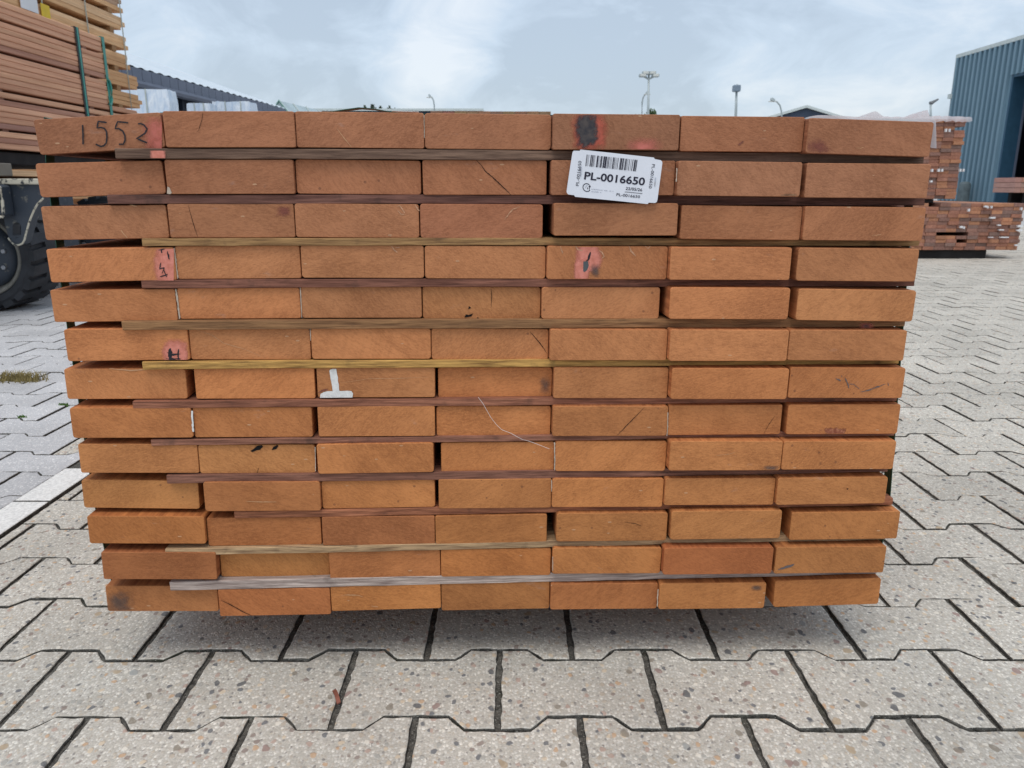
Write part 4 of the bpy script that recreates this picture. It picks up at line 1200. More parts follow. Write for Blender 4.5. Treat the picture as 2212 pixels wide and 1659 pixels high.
z_lb, z_lt = at_y(2050, 540, YF).z, at_y(2050, 439, YF).z
z_ub, z_ut = at_y(2050, 430, YF).z, at_y(2050, 256, YF).z
pw = 0.0955; nl = 13; nu = 22
tl_ = (z_lt - z_lb) / nl; tu_ = (z_ut - z_ub) / nu
lowpack, _ = pack('plank_pack', 'low wide pack of reddish planks on dark bearers beside the plank pile', 'timber pack', xr_low - 13 * pw, YF, z_lb, 13, nl, pw, tl_, 3.2, red_tones, M['farwood'], 31, skip=0.012, jit=0.010,
                  skipset=[(4, 5), (4, 6), (4, 7), (2, 7)], ragged=0.012, rowdz=0.0)
uppack, _ = pack('plank_pack', 'tall pack of reddish planks stacked on the low wide pack, film on top', 'timber pack', xr_up - 9 * pw, YF + .06, z_ub, 9, nu, pw, tu_, 3.0, red_tones, M['farwood'], 32, skip=0.008, jit=0.010, ragged=0.006, rowdz=0.0, skipset=[(19, 8)])
M['shadewood'] = plain('shade_black_bearer', (0.02, 0.018, 0.018), 0.85, var=0.3, scale=10)  # black of the shadow beneath the packs is put into the bearer colour
xb1 = at_y(2136, 550, YF).x
for k, (yy, sz) in enumerate(((.04, .14), (1.3, .14), (2.7, .14))):
    MB().cbox(xr_low - 12.5 * pw, xb1, YF + yy, YF + yy + sz, 0, z_lb - .001, .005).build('bearer', M['shadewood'], lowpack)
xb2 = at_y(2028, 436, YF).x
for yy in (.09, 1.3, 2.6): MB().cbox(xr_up - 8.8 * pw, xb2, YF + yy, YF + yy + .1, z_lt + .001, z_ub - .001, .004).build('bearer', M['shadewood'], uppack)
# white plastic tags on some ends
M['whiteplastic'] = plain('white_plastic', (0.75, 0.75, 0.76), 0.5, var=0.05)
zL = lambda x, y: ((3200 + x / 2.592) / 1.736, (380 + y / 2.592) / 1.736)
for (x, y, w_, h_, par) in ((903, 282, 18, 36, 1), (938, 282, 14, 36, 1), (768, 672, 18, 34, 1), (832, 670, 20, 34, 1), (866, 670, 18, 34, 1), (1042, 670, 18, 34, 1), (1074, 670, 16, 34, 1), (760, 778, 24, 22, 1),
                            (1125, 1058, 20, 34, 0), (1290, 1022, 34, 22, 0), (1310, 1030, 12, 30, 0), (1346, 1028, 14, 30, 0), (1636, 1045, 16, 34, 0), (1355, 1132, 66, 20, 0), (1052, 1222, 34, 26, 0), (1078, 1228, 14, 30, 0), (1420, 1204, 40, 14, 0), (1440, 1250, 60, 12, 0), (1622, 1214, 60, 26, 0), (1618, 1254, 66, 20, 0), (1470, 1322, 110, 12, 0), (1340, 1322, 60, 8, 0), (1584, 1398, 26, 20, 0)):
    a = at_y(*zL(x, y), YF - .034 + .05 * par * 1.0); s = 0.75 / 2.592 / 2884 * YF
    par_o = uppack if par else lowpack
    mb = MB().box(a.x - w_ * s / 2, a.x + w_ * s / 2, a.y - .003, a.y + .02, a.z - h_ * s / 2, a.z + h_ * s / 2)
    mb.build('end_tag', M['whiteplastic'], par_o)
# film on the far pack
M['pinkfilm'] = mat_film('cloudy_film', (0.80, 0.76, 0.78), 0.62)
mb = MB(); NU, NV = 34, 8; rgf = random.Random(8); vs = []
xa, xb = xr_up - 9 * pw - .05, xr_up + .03
for i in range(NU):
    for j in range(NV):
        s, t_ = i / (NU - 1), j / (NV - 1)
        bump_ = (0.05 * math.exp(-((s - 0.08) / 0.05) ** 2) + 0.10 * math.exp(-((s - 0.56) / 0.02) ** 2)) * max(0, 1 - 3 * t_)
        vs.append((xa + (xb - xa) * s, YF + .03 + 1.6 * t_, z_ut + .006 + 0.010 * (1 + math.sin(11 * s + 3 * t_)) * .5 + bump_ + rgf.uniform(0, .012)))
fs_ = [(i * NV + j, (i + 1) * NV + j, (i + 1) * NV + j + 1, i * NV + j + 1) for i in range(NU - 1) for j in range(NV - 1)]
mb.add(vs, fs_)
n0 = len(vs); skirt = []
for i in range(NU):
    p = vs[i * NV]; skirt.append((p[0], p[1] - .012, z_ut - .012 - rgf.uniform(0, .02)))
mb.add([vs[i * NV] for i in range(NU)] + skirt, [(i, NU + i, NU + i + 1, i + 1) for i in range(NU - 1)])
tag(mb.build('plastic_film', M['pinkfilm'], smooth=True, origin=((xa + xb) / 2, YF + 1, z_ut)), 'cloudy crumpled plastic film lying on the tall reddish plank pack', 'plastic film')

# plank pack whose top just shows over the pile
tan_tones = lambda g_, r, c: [x * g_.uniform(.85, 1.15) for x in (0.30, 0.17, 0.10)]
yb_ = 8.5; xl_, xr_ = at_y(930, 240, yb_).x, at_y(1190, 240, yb_).x; zt_ = at_y(1100, 240.5, yb_).z
pack('plank_pack', 'brown plank pack standing behind the pile, only its top edge showing', 'timber pack', xl_, yb_, 0.12, 10, 20, (xr_ - xl_) / 10, (zt_ - .12) / 20, 3.0, tan_tones, M['farwood'], 41, rowdz=0.0)

# ---------------------------------------------------------------- load on the truck at the left
XL = at_y(0, 321, 4.2).x
z_b = at_y(0, 321, 4.2).z
z_t = (at_x(0, 5, XL).z + at_x(217, 76, XL).z) / 2
far_u, far_l = at_x(226, 120, XL).y, at_x(296, 200, XL).y
y_near = 3.3
NR = 23
gaps = {20: .014, 15: .014, 9: .014, 8: .010, 3: .012}
tt = (z_t - z_b - sum(gaps.values())) / NR
load = thing('plank_load', 'banded load of long pinkish-brown planks carried on the yard truck', 'timber pack', (XL - .5, (y_near + far_l) / 2, z_b))
rgl = random.Random(77); z = z_b; CW = 0.118
unit = MB().cbox(-.5, .5, -.5, .5, -.5, .5, .03)
load_me = {}
M['loadwood'] = mat_grain('planed_plank_wood', dark=(0.72, 0.66, 0.64), lite=(1.14, 1.14, 1.14), streak=(46, 1.6, 46), bump=0.15)
for r in range(NR):
    if r in gaps:
        for yy in (y_near + .15, (y_near + far_u) / 2 - .1, far_u - .25):
            s = MB().box(XL - 6 * CW + .01, XL - .012, yy, yy + .05, z + .0005, z + gaps[r] - .0005).build('sticker', M['loadwood'], load); s.color = (0.30, 0.16, 0.11, 1)
        z += gaps[r]
    fy = far_u + rgl.uniform(-.03, .03) if r >= 10 else far_l + rgl.uniform(-.12, .05) - (0.25 if r < 4 else 0)
    key = round(fy, 2)
    for c in range(6):
        if key not in load_me: load_me[key] = MB().cbox(-CW / 2 + .0005, CW / 2 - .0005, 0, key - y_near, 0, tt - .0012, .004).mesh('plank', M['loadwood'])
        p = link('plank', load_me[key], load)
        p.location = Vector((XL - (c + .5) * CW + rgl.uniform(-.004, .001), y_near + rgl.uniform(-.02, .02), z)) - load.location
        b = rgl.choice([(0.70, 0.39, 0.245), (0.63, 0.34, 0.21), (0.42, 0.23, 0.175), (0.74, 0.43, 0.265), (0.52, 0.28, 0.195), (0.72, 0.41, 0.26)]); s = rgl.uniform(.92, 1.06)
        p.color = tuple(x * s for x in b) + (1,)
    z += tt
LOAD_T = z
for (px, py, mat, w_) in ((171, 150, M['strap_black'], .045), (175, 160, M['strap_teal'], .016), (226, 150, M['strap_teal'], .03)):
    yy = at_x(px, py, XL).y
    mb = MB().box(XL + .003, XL + .006 + (.003 if w_ < .02 else 0), yy, yy + w_, z_b - .006, LOAD_T + .004)
    mb.box(XL - 6 * CW - .006, XL + .006, yy, yy + w_, LOAD_T + .002, LOAD_T + .005)
    mb.box(XL - 6 * CW - .006, XL + .006, yy, yy + w_, z_b - .009, z_b - .004)
    mb.build('strap', mat, load)
mb = MB(); mb.tube([at_x(x, y, XL + .012) for x, y in ((232, 170), (237, 176), (241, 195), (242, 215), (241, 224), (237, 226))], .008, 6)
mb.build('strap_tail', M['strap_teal'], load)

# ---------------------------------------------------------------- yard truck
M['truck'] = None
t = NT('worn_truck_paint'); tc = t.n('ShaderNodeTexCoord'); P = tc.outputs['Object']
c_ = t.mix(t.rng(t.noise(P, 5, 4), .3, .7), (0.030, 0.040, 0.055), (0.050, 0.062, 0.08))
ge = t.n('ShaderNodeNewGeometry'); edge = t.rng(ge.outputs['Pointiness'], 0.51, 0.56)
c_ = t.mix(t.math('MULTIPLY', t.rng(t.noise(P, 26, 5, .7), .60, .68), .8), c_, (0.22, 0.21, 0.17))
t.base(c_); t.rough(.5); t.p.inputs['Specular IOR Level'].default_value = 0.4
M['truck'] = t.m
t = NT('chipped_cream_paint'); tc = t.n('ShaderNodeTexCoord'); P = tc.outputs['Object']
f_ = t.rng(t.noise(P, 38, 5, .7), .40, .48)
t.base(t.mix(f_, (0.04, 0.045, 0.05), (0.55, 0.52, 0.42))); t.rough(.6); M['chip'] = t.m
M['rubber'] = plain('black_rubber', (0.026, 0.028, 0.033), 0.62, 0.35, var=0.45, scale=9, bump=0.35)
M['bolt'] = plain('bolt_steel', (0.30, 0.31, 0.33), 0.45, 0.5, 0.6)
M['rim'] = plain('dirty_rim', (0.20, 0.19, 0.165), 0.6, var=0.4, scale=14)
zW = lambda x, y: ((x / 2.44) / 1.736, (560 + y / 2.44) / 1.736)
Yw = at_z(10, 671).y - 0.03                 # front face of the tyre
wc = at_y(-47, 553, Yw); wr = wc.z          # axle height = radius
truck = thing('yard_truck', 'dark blue-grey yard truck with lugged solid tyre under the plank load', 'truck', (wc.x - .6, Yw + .4, 0))
# wheel: tyre with lugs, rim, hub
TW = 0.28
tm = MB()
prof = [(.02, wr * .72), (.0, wr * .76), (-.004, wr * .86), (.004, wr * .925), (.02, wr * .945), (TW - .02, wr * .945), (TW - .004, wr * .925), (TW, wr * .80), (TW - .02, wr * .72), (.02, wr * .72)]
tm.lathe([(a, r_) for a, r_ in prof], (wc.x, Yw, wc.z), (0, 1, 0), 56)
for k in range(22):
    a0 = 2 * math.pi * k / 22
    for half in (0, 1):
        aa = a0 + (math.pi / 22 if half else 0); y0_, y1_ = (0.0, TW * .56) if not half else (TW * .44, TW)
        da = 0.116; vs = []
        for (rr, dd) in ((wr * .90, da), (wr * 1.0, da * .8)):
            for (yy, sk) in ((y0_, 0.0 if not half else .05), (y1_, .05 if not half else 0.0)):
                for sg in (-1, 1):
                    an = aa + sk + sg * dd
                    vs.append((wc.x + rr * math.cos(an), Yw + yy, wc.z + rr * math.sin(an)))
        fs = [(0, 1, 3, 2), (4, 6, 7, 5), (0, 4, 5, 1), (2, 3, 7, 6), (0, 2, 6, 4), (1, 5, 7, 3)]
        tm.add(vs, fs)
wheel = tm.build('wheel', M['rubber'], truck, origin=wc)
rim = MB().lathe([(.030, wr * .74), (.012, wr * .72), (.018, wr * .66), (.05, wr * .62), (.06, .001)], (wc.x, Yw, wc.z), (0, 1, 0), 48)
rim.build('rim', M['rim'], wheel, smooth=True, origin=wc).location = (0, 0, 0)
hub = MB().lathe([(.03, .001), (.012, wr * .40), (.02, wr * .56), (.05, wr * .60)], (wc.x, Yw - .004, wc.z), (0, 1, 0), 40)
hub.build('hub', M['truck'], wheel, smooth=True, origin=wc).location = (0, 0, 0)
for k in range(10):
    an = R(-62 + 36 * k); r_ = wr * .47
    bp = (wc.x + r_ * math.cos(an), Yw + .006, wc.z + r_ * math.sin(an))
    MB().lathe([(0, .001), (-.001, .009), (.0, .012), (.012, .013)], (bp[0], bp[1] - .012, bp[2]), (0, 1, 0), 6).build('bolt', M['bolt'], wheel, origin=wc).location = (0, 0, 0)
# chassis cheek plate with lifting eye (plate in front of the tyre)
Yp = Yw - 0.09
pt = lambda x, y: at_y(*zW(x, y), Yp)
outl = [(-900, 275), (400, 270), (395, 448), (345, 505), (315, 560), (285, 630), (262, 700), (246, 760), (228, 830), (208, 862), (176, 876), (140, 872), (105, 850), (80, 810), (60, 740), (38, 650), (30, 620), (-900, 610)]
eye = [(115 + 38 + 38 * math.cos(a), y0 + 38 * math.sin(a)) for y0, rngA in ((705, range(180, 361, 20)), (775, range(0, 181, 20))) for a in [R(d) for d in rngA]]
def plate_with_hole(outer, hole, d):
    # bridge the hole to the outline so it is one polygon
    i0 = min(range(len(outer)), key=lambda i: (outer[i][0] - 140) ** 2 + (outer[i][1] - 872) ** 2)
    h0 = min(range(len(hole)), key=lambda i: -hole[i][1])
    hh = hole[h0:] + hole[:h0 + 1]
    area = lambda p: sum(p[i - 1][0] * p[i][1] - p[i][0] * p[i - 1][1] for i in range(len(p)))
    if (area(outer) > 0) == (area(hole) > 0): hh = hh[::-1]
    return outer[:i0 + 1] + hh + outer[i0:]
poly = plate_with_hole(outl, eye, .06)
P3 = [pt(*p) for p in poly]
mb = MB(); n = len(P3); bk = Vector((0, .06, 0))
import mathutils.geometry as mgeo
tri = mgeo.tessellate_polygon([[pt(*p) for p in outl], [pt(*p) for p in eye]])
V2 = [pt(*p) for p in outl] + [pt(*p) for p in eye]; no_, ne_ = len(outl), len(eye); nn = no_ + ne_
mb.add(V2 + [v + bk for v in V2], [tuple(q) for q in tri] + [tuple(i + nn for i in reversed(q)) for q in tri] +
       [(i, (i + 1) % no_, nn + (i + 1) % no_, nn + i) for i in range(no_)] + [(no_ + i, nn + no_ + i, nn + no_ + (i + 1) % ne_, no_ + (i + 1) % ne_) for i in range(ne_)])
plate = mb.build('chassis_plate', M['truck'], truck)
# worn raised lip along the eye side and the top flange
lip = [(400, 448), (345, 505), (315, 560), (285, 630), (262, 700), (246, 760), (228, 830), (208, 862), (176, 876), (140, 872), (105, 850), (80, 810)]
MB().tube([pt(*p) + Vector((0, -.004, 0)) for p in lip], .0045, 6).build('worn_edge', M['chip'], truck)
a, b = pt(-900, 268), pt(402, 322)
MB().cbox(a.x, b.x, Yp - .02, Yp + .12, b.z, a.z, .004).build('top_flange', M['chip'], truck)
# step box with chipped edge
a, b = pt(-700, 322), pt(150, 612)
MB().cbox(a.x, b.x, Yp - .10, Yp - .002, b.z, a.z, .012).build('step_box', M['truck'], truck)
MB().tube([Vector((p.x, Yp - .10, p.z)) for p in (pt(-300, 325), pt(95, 328), pt(122, 352), pt(140, 470), pt(150, 590), pt(140, 612), pt(60, 606))], .007, 6).build('worn_edge', M['chip'], truck)
# body and load deck behind
MB().cbox(wc.x - 2.6, wc.x + .10, Yw + TW + .04, Yw + TW + .5, .25, a.z - .02, .01).build('chassis_beam', M['truck'], truck)
zd0, zd1 = at_y(40, 356, 4.3).z, z_b - .012
MB().cbox(XL - 1.9, XL - .03, y_near - .1, far_u - .1, zd0, zd1, .006).build('load_deck', M['shadewood'], truck)
a = at_y(-60, 352, 3.95); b = at_y(-12, 379, 3.95)
MB().cbox(a.x, b.x, 3.95, 4.1, b.z - .002, zd0 + .001, .004).build('deck_post', plain('grey_timber_post', (0.19, 0.17, 0.14), .8), truck)
MB().cbox(wc.x - 2.6, wc.x - 1.0, 3.6, 5.4, .30, 2.2, .05).build('cab', M['truck'], truck)
tm2 = wheel.copy(); 
for k, (dx, dy) in enumerate(((0, 1.25), (-1.9, 0), (-1.9, 1.25))):
    w2 = wheel.copy(); col.objects.link(w2); w2.location = wheel.location + Vector((dx, dy, 0))
    for ch in wheel.children:
        c2 = ch.copy(); col.objects.link(c2); c2.parent = w2
bpy.data.objects.remove(tm2)

# ---------------------------------------------------------------- pale timber behind the truck
def pale(g_, r, c):
    b = g_.choice([(0.80, 0.49, 0.25), (0.74, 0.43, 0.21), (0.84, 0.56, 0.32), (0.68, 0.39, 0.19)]); s = g_.uniform(.92, 1.06); return [x * s for x in b]
X2 = -4.25; fy_hi, fy_lo = at_x(267, 60, X2).y, at_x(301, 190, X2).y
rgq = random.Random(15)
tall = thing('plank_stack', 'tall stack of pale orange softwood planks with string bands behind the truck load', 'timber stack', (X2 - .6, fy_hi - 2, 0))
z = 0.14; lay = 0
z_step = at_x(285, 152, X2).z
pm_ = {}
while z < 4.0:
    th = rgq.choice((.042, .046, .05)); grp = lay % 4
    fy = (fy_lo if z < z_step else fy_hi) + rgq.uniform(-.10, .06)
    key = (round(fy, 1), th)
    if key not in pm_: pm_[key] = MB().cbox(-.098, .098, -3.8, 0, 0, th - .0012, .003).mesh('plank', M['farwood'])
    for c in range(5):
        p = link('plank', pm_[key], tall)
        p.location = Vector((X2 - (c + .5) * .2 + rgq.uniform(-.012, .004), fy + rgq.uniform(-.02, .02), z)) - tall.location
        b = pale(rgq, 0, 0)
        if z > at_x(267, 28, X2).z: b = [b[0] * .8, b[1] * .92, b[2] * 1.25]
        p.color = tuple(b) + (1,)
    z += th; lay += 1
    if lay % 3 == 0:
        for yy in (fy_hi - .22, fy_hi - 1.6, fy_hi - 3.0):
            s = MB().box(X2 - 1.0, X2 - .004, yy - .08, yy, z, z + .055).build('sticker', M['farwood'], tall); s.color = (0.36, 0.20, 0.09, 1)
        z += .056
M['string'] = plain('pale_string', (0.42, 0.45, 0.40), .7)
for px in (258, 183, 90):
    yy = at_x(px, 40, X2).y
    MB().tube([(X2 + .012, yy, .2), (X2 + .012, yy + .02, 2.0), (X2 + .012, yy, 3.9)], .006, 5).build('string_band', M['string'], tall)
for (px, py, w_, h_, m_, nm) in ((68, 7, .17, .14, M['whiteplastic'], 'paper_sheet'), (101, 25, .09, .11, plain('yellow_card', (0.72, 0.50, 0.04), .6), 'yellow_card')):
    p = at_x(px, py, X2 + .015)
    MB().box(p.x, p.x + .004, p.y - w_ / 2 * 2, p.y + w_ / 2, p.z - h_ / 2, p.z + h_ / 2).build(nm, m_, tall)
# low pale pack seen beneath the load
Yk = 7.6; xr_k = at_y(128, 420, Yk).x; zk1 = at_y(90, 363, Yk).z
kp, _ = pack('plank_pack', 'low pack of pale planks with a white sheet, seen beneath the truck load', 'timber pack', xr_k - 1.5, Yk, .12, 10, 17, .15, (zk1 - .12 - .05) / 17, 2.6, lambda g_, r, c: [x * g_.uniform(.85, 1.1) for x in (0.60, 0.35, 0.19)], M['farwood'], 51, gap_rows=(5, 11), gap=.025, skip=.02, jit=.05, rowdz=0.0)
p = at_y(58, 370, Yk - .07); MB().box(p.x - .10, p.x + .10, p.y, p.y + .004, p.z - .05, p.z + .045).build('paper_sheet', M['whiteplastic'], kp)
for yy in (.1, 1.2, 2.3): MB().cbox(xr_k - 1.45, xr_k - .05, Yk + yy, Yk + yy + .1, 0, .119, .004).build('bearer', M['shadewood'], kp)

# ---------------------------------------------------------------- film-wrapped packs in front of the shed
t = NT('white_wrap'); tc = t.n('ShaderNodeTexCoord'); P = tc.outputs['Object']
nz = t.noise(t.mapping(P, (5, 5, 1.2)), 1.0, 5, .6, 1.2)
t.base(t.mix(t.rng(nz, .35, .65), (0.50, 0.60, 0.72), (0.74, 0.79, 0.84))); t.rough(.35)
t.normal(t.bump(nz, .8, .05)); M['wrap'] = t.m
def wrapped(label, pl, pr, ptop, Y, depth, seed):
    rgw_ = random.Random(seed)
    a, b = at_y(pl, ptop, Y), at_y(pr, ptop, Y); zt = a.z
    o = thing('wrapped_pack', label, 'wrapped pack', ((a.x + b.x) / 2, Y + depth / 2, 0))
    mb = MB(); nx, nz_ = 14, 10; V = []
    ring = []
    for i in range(nx): ring.append((a.x + (b.x - a.x) * i / nx, Y))
    for i in range(nx): ring.append((b.x, Y + depth * i / nx))
    for i in range(nx): ring.append((b.x - (b.x - a.x) * i / nx, Y + depth))
    for i in range(nx): ring.append((a.x, Y + depth - depth * i / nx))
    m_ = len(ring); cx_, cy_ = (a.x + b.x) / 2, Y + depth / 2
    for j in range(nz_ + 1):
        zz = .1 + (zt - .1) * j / nz_
        for (x, y) in ring:
            k_ = 1 + rgw_.uniform(-.012, .012) - (.03 if j == nz_ else 0)
            V.append((cx_ + (x - cx_) * k_, cy_ + (y - cy_) * k_, zz + (rgw_.uniform(-.035, .02) if j == nz_ else 0)))
    F = [(j * m_ + i, j * m_ + (i + 1) % m_, (j + 1) * m_ + (i + 1) % m_, (j + 1) * m_ + i) for j in range(nz_) for i in range(m_)] + [tuple(range(nz_ * m_, (nz_ + 1) * m_))]
    mb.add(V, F); mb.build('wrapping', M['wrap'], o)
    w_ = b.x - a.x
    for s_ in (.35, .75):
        x = a.x + w_ * s_
        MB().box(x - .02, x + .02, Y - .035, Y - .03, .1, zt + .02).build('strap', M['string'], o)
    for yy in (.1, depth - .25): MB().cbox(a.x + .03, b.x - .03, Y + yy, Y + yy + .12, 0, .1, .004).build('bearer', M['shadewood'], o)
wrapped('white film-wrapped pack standing beside the pale plank stack', 170, 362, 193, 29.0, 0.8, 1)
wrapped('low white film-wrapped pack in front of the open shed', 402, 452, 223, 36.0, 1.1, 2)
wrapped('long white film-wrapped pack farther along the open shed', 457, 540, 219, 38.0, 1.1, 3)

# ================================================================ BUILDINGS
def seg(p, q, s): return p + (q - p) * s
# ---- open shed at the left, long roof running away from the camera
t = NT('sheet_roof'); tc = t.n('ShaderNodeTexCoord')
t.base(t.mix(t.rng(t.noise(tc.outputs['Object'], .5, 4), .3, .7), (0.50, 0.57, 0.62), (0.60, 0.66, 0.70))); t.rough(.45); M['roof_pale'] = t.m
M['fascia'] = plain('grey_fascia_sheet', (0.13, 0.15, 0.20), .5, .4, var=.1, scale=1.0)
M['navy'] = plain('dark_cladding_and_shade', (0.020, 0.026, 0.040), .7, var=.2, scale=.8)  # dark navy cladding; on the shed's inner wall it stands for interior shade
M['trim'] = plain('pale_trim', (0.55, 0.60, 0.58), .5)
e1, e2 = at_z(271, 141, 6.0), at_z(616, 236, 6.0)
g1, g2 = at_z(272, 116, 9.0), at_z(572, 215, 9.0)
e0 = seg(e1, e2, -.45); e3 = seg(e1, e2, 1.0); g0 = seg(g1, g2, -.45); 
dirE = (e2 - e1).normalized(); g3 = g1 + (g2 - g1).normalized() * ((e3 - e1).dot(dirE) + (e1 - g1).dot(dirE))
shed = thing('open_shed', 'long open storage shed with pale sheet roof and dark interior behind wrapped packs', 'shed', ((e0 + e3) / 2 * 1.0 - Vector((0, 0, 6.0))))
NS = 34
out_n = Vector((dirE.y, -dirE.x, 0)); out_n = out_n if out_n.x > 0 else -out_n
roof = MB(); vs = []
for i in range(NS * 4 + 1):
    s = i / (NS * 4); h_ = .05 if i % 4 in (0, 1) else 0
    a, b = seg(e0, e3, s), seg(g0, g3, s); vs += [a + Vector((0, 0, .03 + h_)), b + Vector((0, 0, .03 + h_))]
roof.add(vs, [(2 * i, 2 * i + 2, 2 * i + 3, 2 * i + 1) for i in range(NS * 4)])
vs2 = [e0, e3, g3, g0]; roof.add([v - Vector((0, 0, .05)) for v in vs2], [(0, 3, 2, 1)])
roof.build('roof', M['roof_pale'], shed)
fas = MB()
for i in range(NS):
    a, b = seg(e0, e3, (i + .02) / NS), seg(e0, e3, (i + .98) / NS)
    fas = MB(); dn = Vector((0, 0, -.55)); o_ = out_n * .05
    fas.prism([a, b, b + dn, a + dn], out_n * .06); fas.build('fascia_panel', M['fascia'], shed)
gut = MB(); gp = []
prof = [(0.06, -.55), (.30, -.58), (.34, -.72), (.26, -.86), (.06, -.92)]
vs = []
for p_ in (e0, e3): vs += [p_ + out_n * a + Vector((0, 0, z)) for a, z in prof]
gut.add(vs, [(i, i + 1, len(prof) + i + 1, len(prof) + i) for i in range(len(prof) - 1)])
gut.build('gutter', M['fascia'], shed)
for i in range(NS):
    a = seg(e0, e3, i / NS); MB().box(a.x + .055, a.x + .15, a.y - .04, a.y + .04, 5.38, 5.47).build('gutter_bracket', M['navy'], shed)
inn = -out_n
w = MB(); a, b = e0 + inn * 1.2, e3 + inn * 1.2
w.prism([Vector((a.x, a.y, 0)), Vector((b.x, b.y, 0)), Vector((b.x, b.y, 6.3)), Vector((a.x, a.y, 6.3))], inn * .15); w.build('interior_shade_wall', M['navy'], shed)  # wall added behind the eaves, coloured dark to stand for the unlit interior
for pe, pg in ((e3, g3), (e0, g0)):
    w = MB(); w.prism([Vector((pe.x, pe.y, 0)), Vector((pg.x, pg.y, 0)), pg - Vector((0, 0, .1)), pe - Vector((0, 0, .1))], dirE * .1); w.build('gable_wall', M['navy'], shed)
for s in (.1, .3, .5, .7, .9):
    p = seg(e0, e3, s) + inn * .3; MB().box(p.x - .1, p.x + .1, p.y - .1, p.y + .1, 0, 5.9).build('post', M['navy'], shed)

# ---- blue warehouse at the right
t = NT('blue_profiled_sheet'); tc = t.n('ShaderNodeTexCoord'); P = tc.outputs['Object']
t.base(t.mix(t.rng(t.noise(t.mapping(P, (1, 1, .25)), 1.2, 4), .3, .7), (0.145, 0.24, 0.305), (0.18, 0.285, 0.35))); t.rough(.45); t.p.inputs['Specular IOR Level'].default_value = .4
M['blue'] = t.m
M['blue_trim'] = plain('dark_blue_trim', (0.030, 0.085, 0.14), .45, .4, var=.1)
YC = 38.0
XW = (at_y(2069, 126, YC).x + at_y(2056, 245, YC).x) / 2
ZE = at_y(2069, 126, YC).z
yd1 = XW * FPX / (2183 - CX) / math.cos(PITCH) * 1.0
yd1 = at_x(2178, 250, XW).y; yd0 = yd1 - 7.0
zl = at_x(2184, 163, XW).z
ware = thing('warehouse', 'blue corrugated steel warehouse with open dark doorway', 'warehouse', (XW + 9, 27, 0))
def ribbed(y0, y1, z0, z1, x, name):
    mb = MB(); per = .33; n = int((y1 - y0) / per); per = (y1 - y0) / n; vs = []; k = 0
    for i in range(n):
        for (f_, d_) in ((0, 0), (.50, 0), (.54, .11), (.96, .11)):
            vs += [(x - d_, y0 + (i + f_) * per, z0), (x - d_, y0 + (i + f_) * per, z1)]
    vs += [(x, y1, z0), (x, y1, z1)]; m = len(vs) // 2
    mb.add(vs, [(2 * i, 2 * i + 1, 2 * i + 3, 2 * i + 2) for i in range(m - 1)])
    return mb.build(name, M['blue'], ware)
ribbed(yd1 + .12, YC, .05, ZE, XW, 'wall_cladding'); ribbed(yd0 + .002, yd1 - .002 + .12, zl, ZE, XW, 'wall_cladding'); ribbed(14.0, yd0, .05, ZE, XW, 'wall_cladding')
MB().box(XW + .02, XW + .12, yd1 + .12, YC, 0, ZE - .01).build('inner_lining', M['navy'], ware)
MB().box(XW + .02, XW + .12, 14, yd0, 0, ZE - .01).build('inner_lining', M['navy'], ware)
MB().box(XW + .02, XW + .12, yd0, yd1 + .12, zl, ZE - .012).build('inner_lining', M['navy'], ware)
MB().box(XW - .02, XW + .55, yd1, yd1 + .115, 0, zl - .002).build('door_jamb', M['blue_trim'], ware)
MB().box(XW + .55, XW + .62, yd1 - .06, yd1 + .06, 0, zl - .002).build('door_track', M['fascia'], ware)
MB().box(XW - .03, XW + .5, yd0, yd1, zl - .10, zl - .004).build('door_lintel', M['blue_trim'], ware)
MB().box(XW - .10, XW + .15, 14, YC + .06, ZE + .002, ZE + .16).build('eaves_flashing', M['trim'], ware)
MB().box(XW - .085, XW + .10, YC + .001, YC + .07, 0, ZE).build('corner_flashing', M['trim'], ware)
MB().box(XW - .22, XW + .0, YC - .08, YC + .10, ZE - 1.75, ZE - 1.55).build('wall_bracket', M['trim'], ware)
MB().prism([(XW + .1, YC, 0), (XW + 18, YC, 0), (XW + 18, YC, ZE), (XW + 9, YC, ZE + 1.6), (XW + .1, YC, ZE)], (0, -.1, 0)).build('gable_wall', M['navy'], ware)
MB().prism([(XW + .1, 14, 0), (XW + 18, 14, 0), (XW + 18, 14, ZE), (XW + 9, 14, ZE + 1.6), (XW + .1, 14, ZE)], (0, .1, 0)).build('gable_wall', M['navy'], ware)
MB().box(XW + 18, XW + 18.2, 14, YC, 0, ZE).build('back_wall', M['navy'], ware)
rf = MB(); rf.add([(XW - .05, 14, ZE + .17), (XW - .05, YC, ZE + .17), (XW + 9, YC, ZE + 1.8), (XW + 9, 14, ZE + 1.8), (XW + 18.2, YC, ZE + .17), (XW + 18.2, 14, ZE + .17)], [(0, 3, 2, 1), (3, 5, 4, 2)])
rf.build('roof', M['fascia'], ware)
# bollard at the warehouse corner
M['bollard'] = plain('grey_green_steel', (0.10, 0.13, 0.14), .6, var=.25, scale=5)
bp = at_y(2083, 410, YC - 3.0)
mb = MB().lathe([(0, .24), (.55, .24), (.78, .235), (.86, .20), (.90, .10), (.91, .001)], (bp.x, bp.y, 0), (0, 0, 1), 20)
tag(mb.build('bollard', M['bollard'], smooth=True, origin=(bp.x, bp.y, 0)), 'grey steel bollard at the foot of the blue warehouse wall', 'bollard')
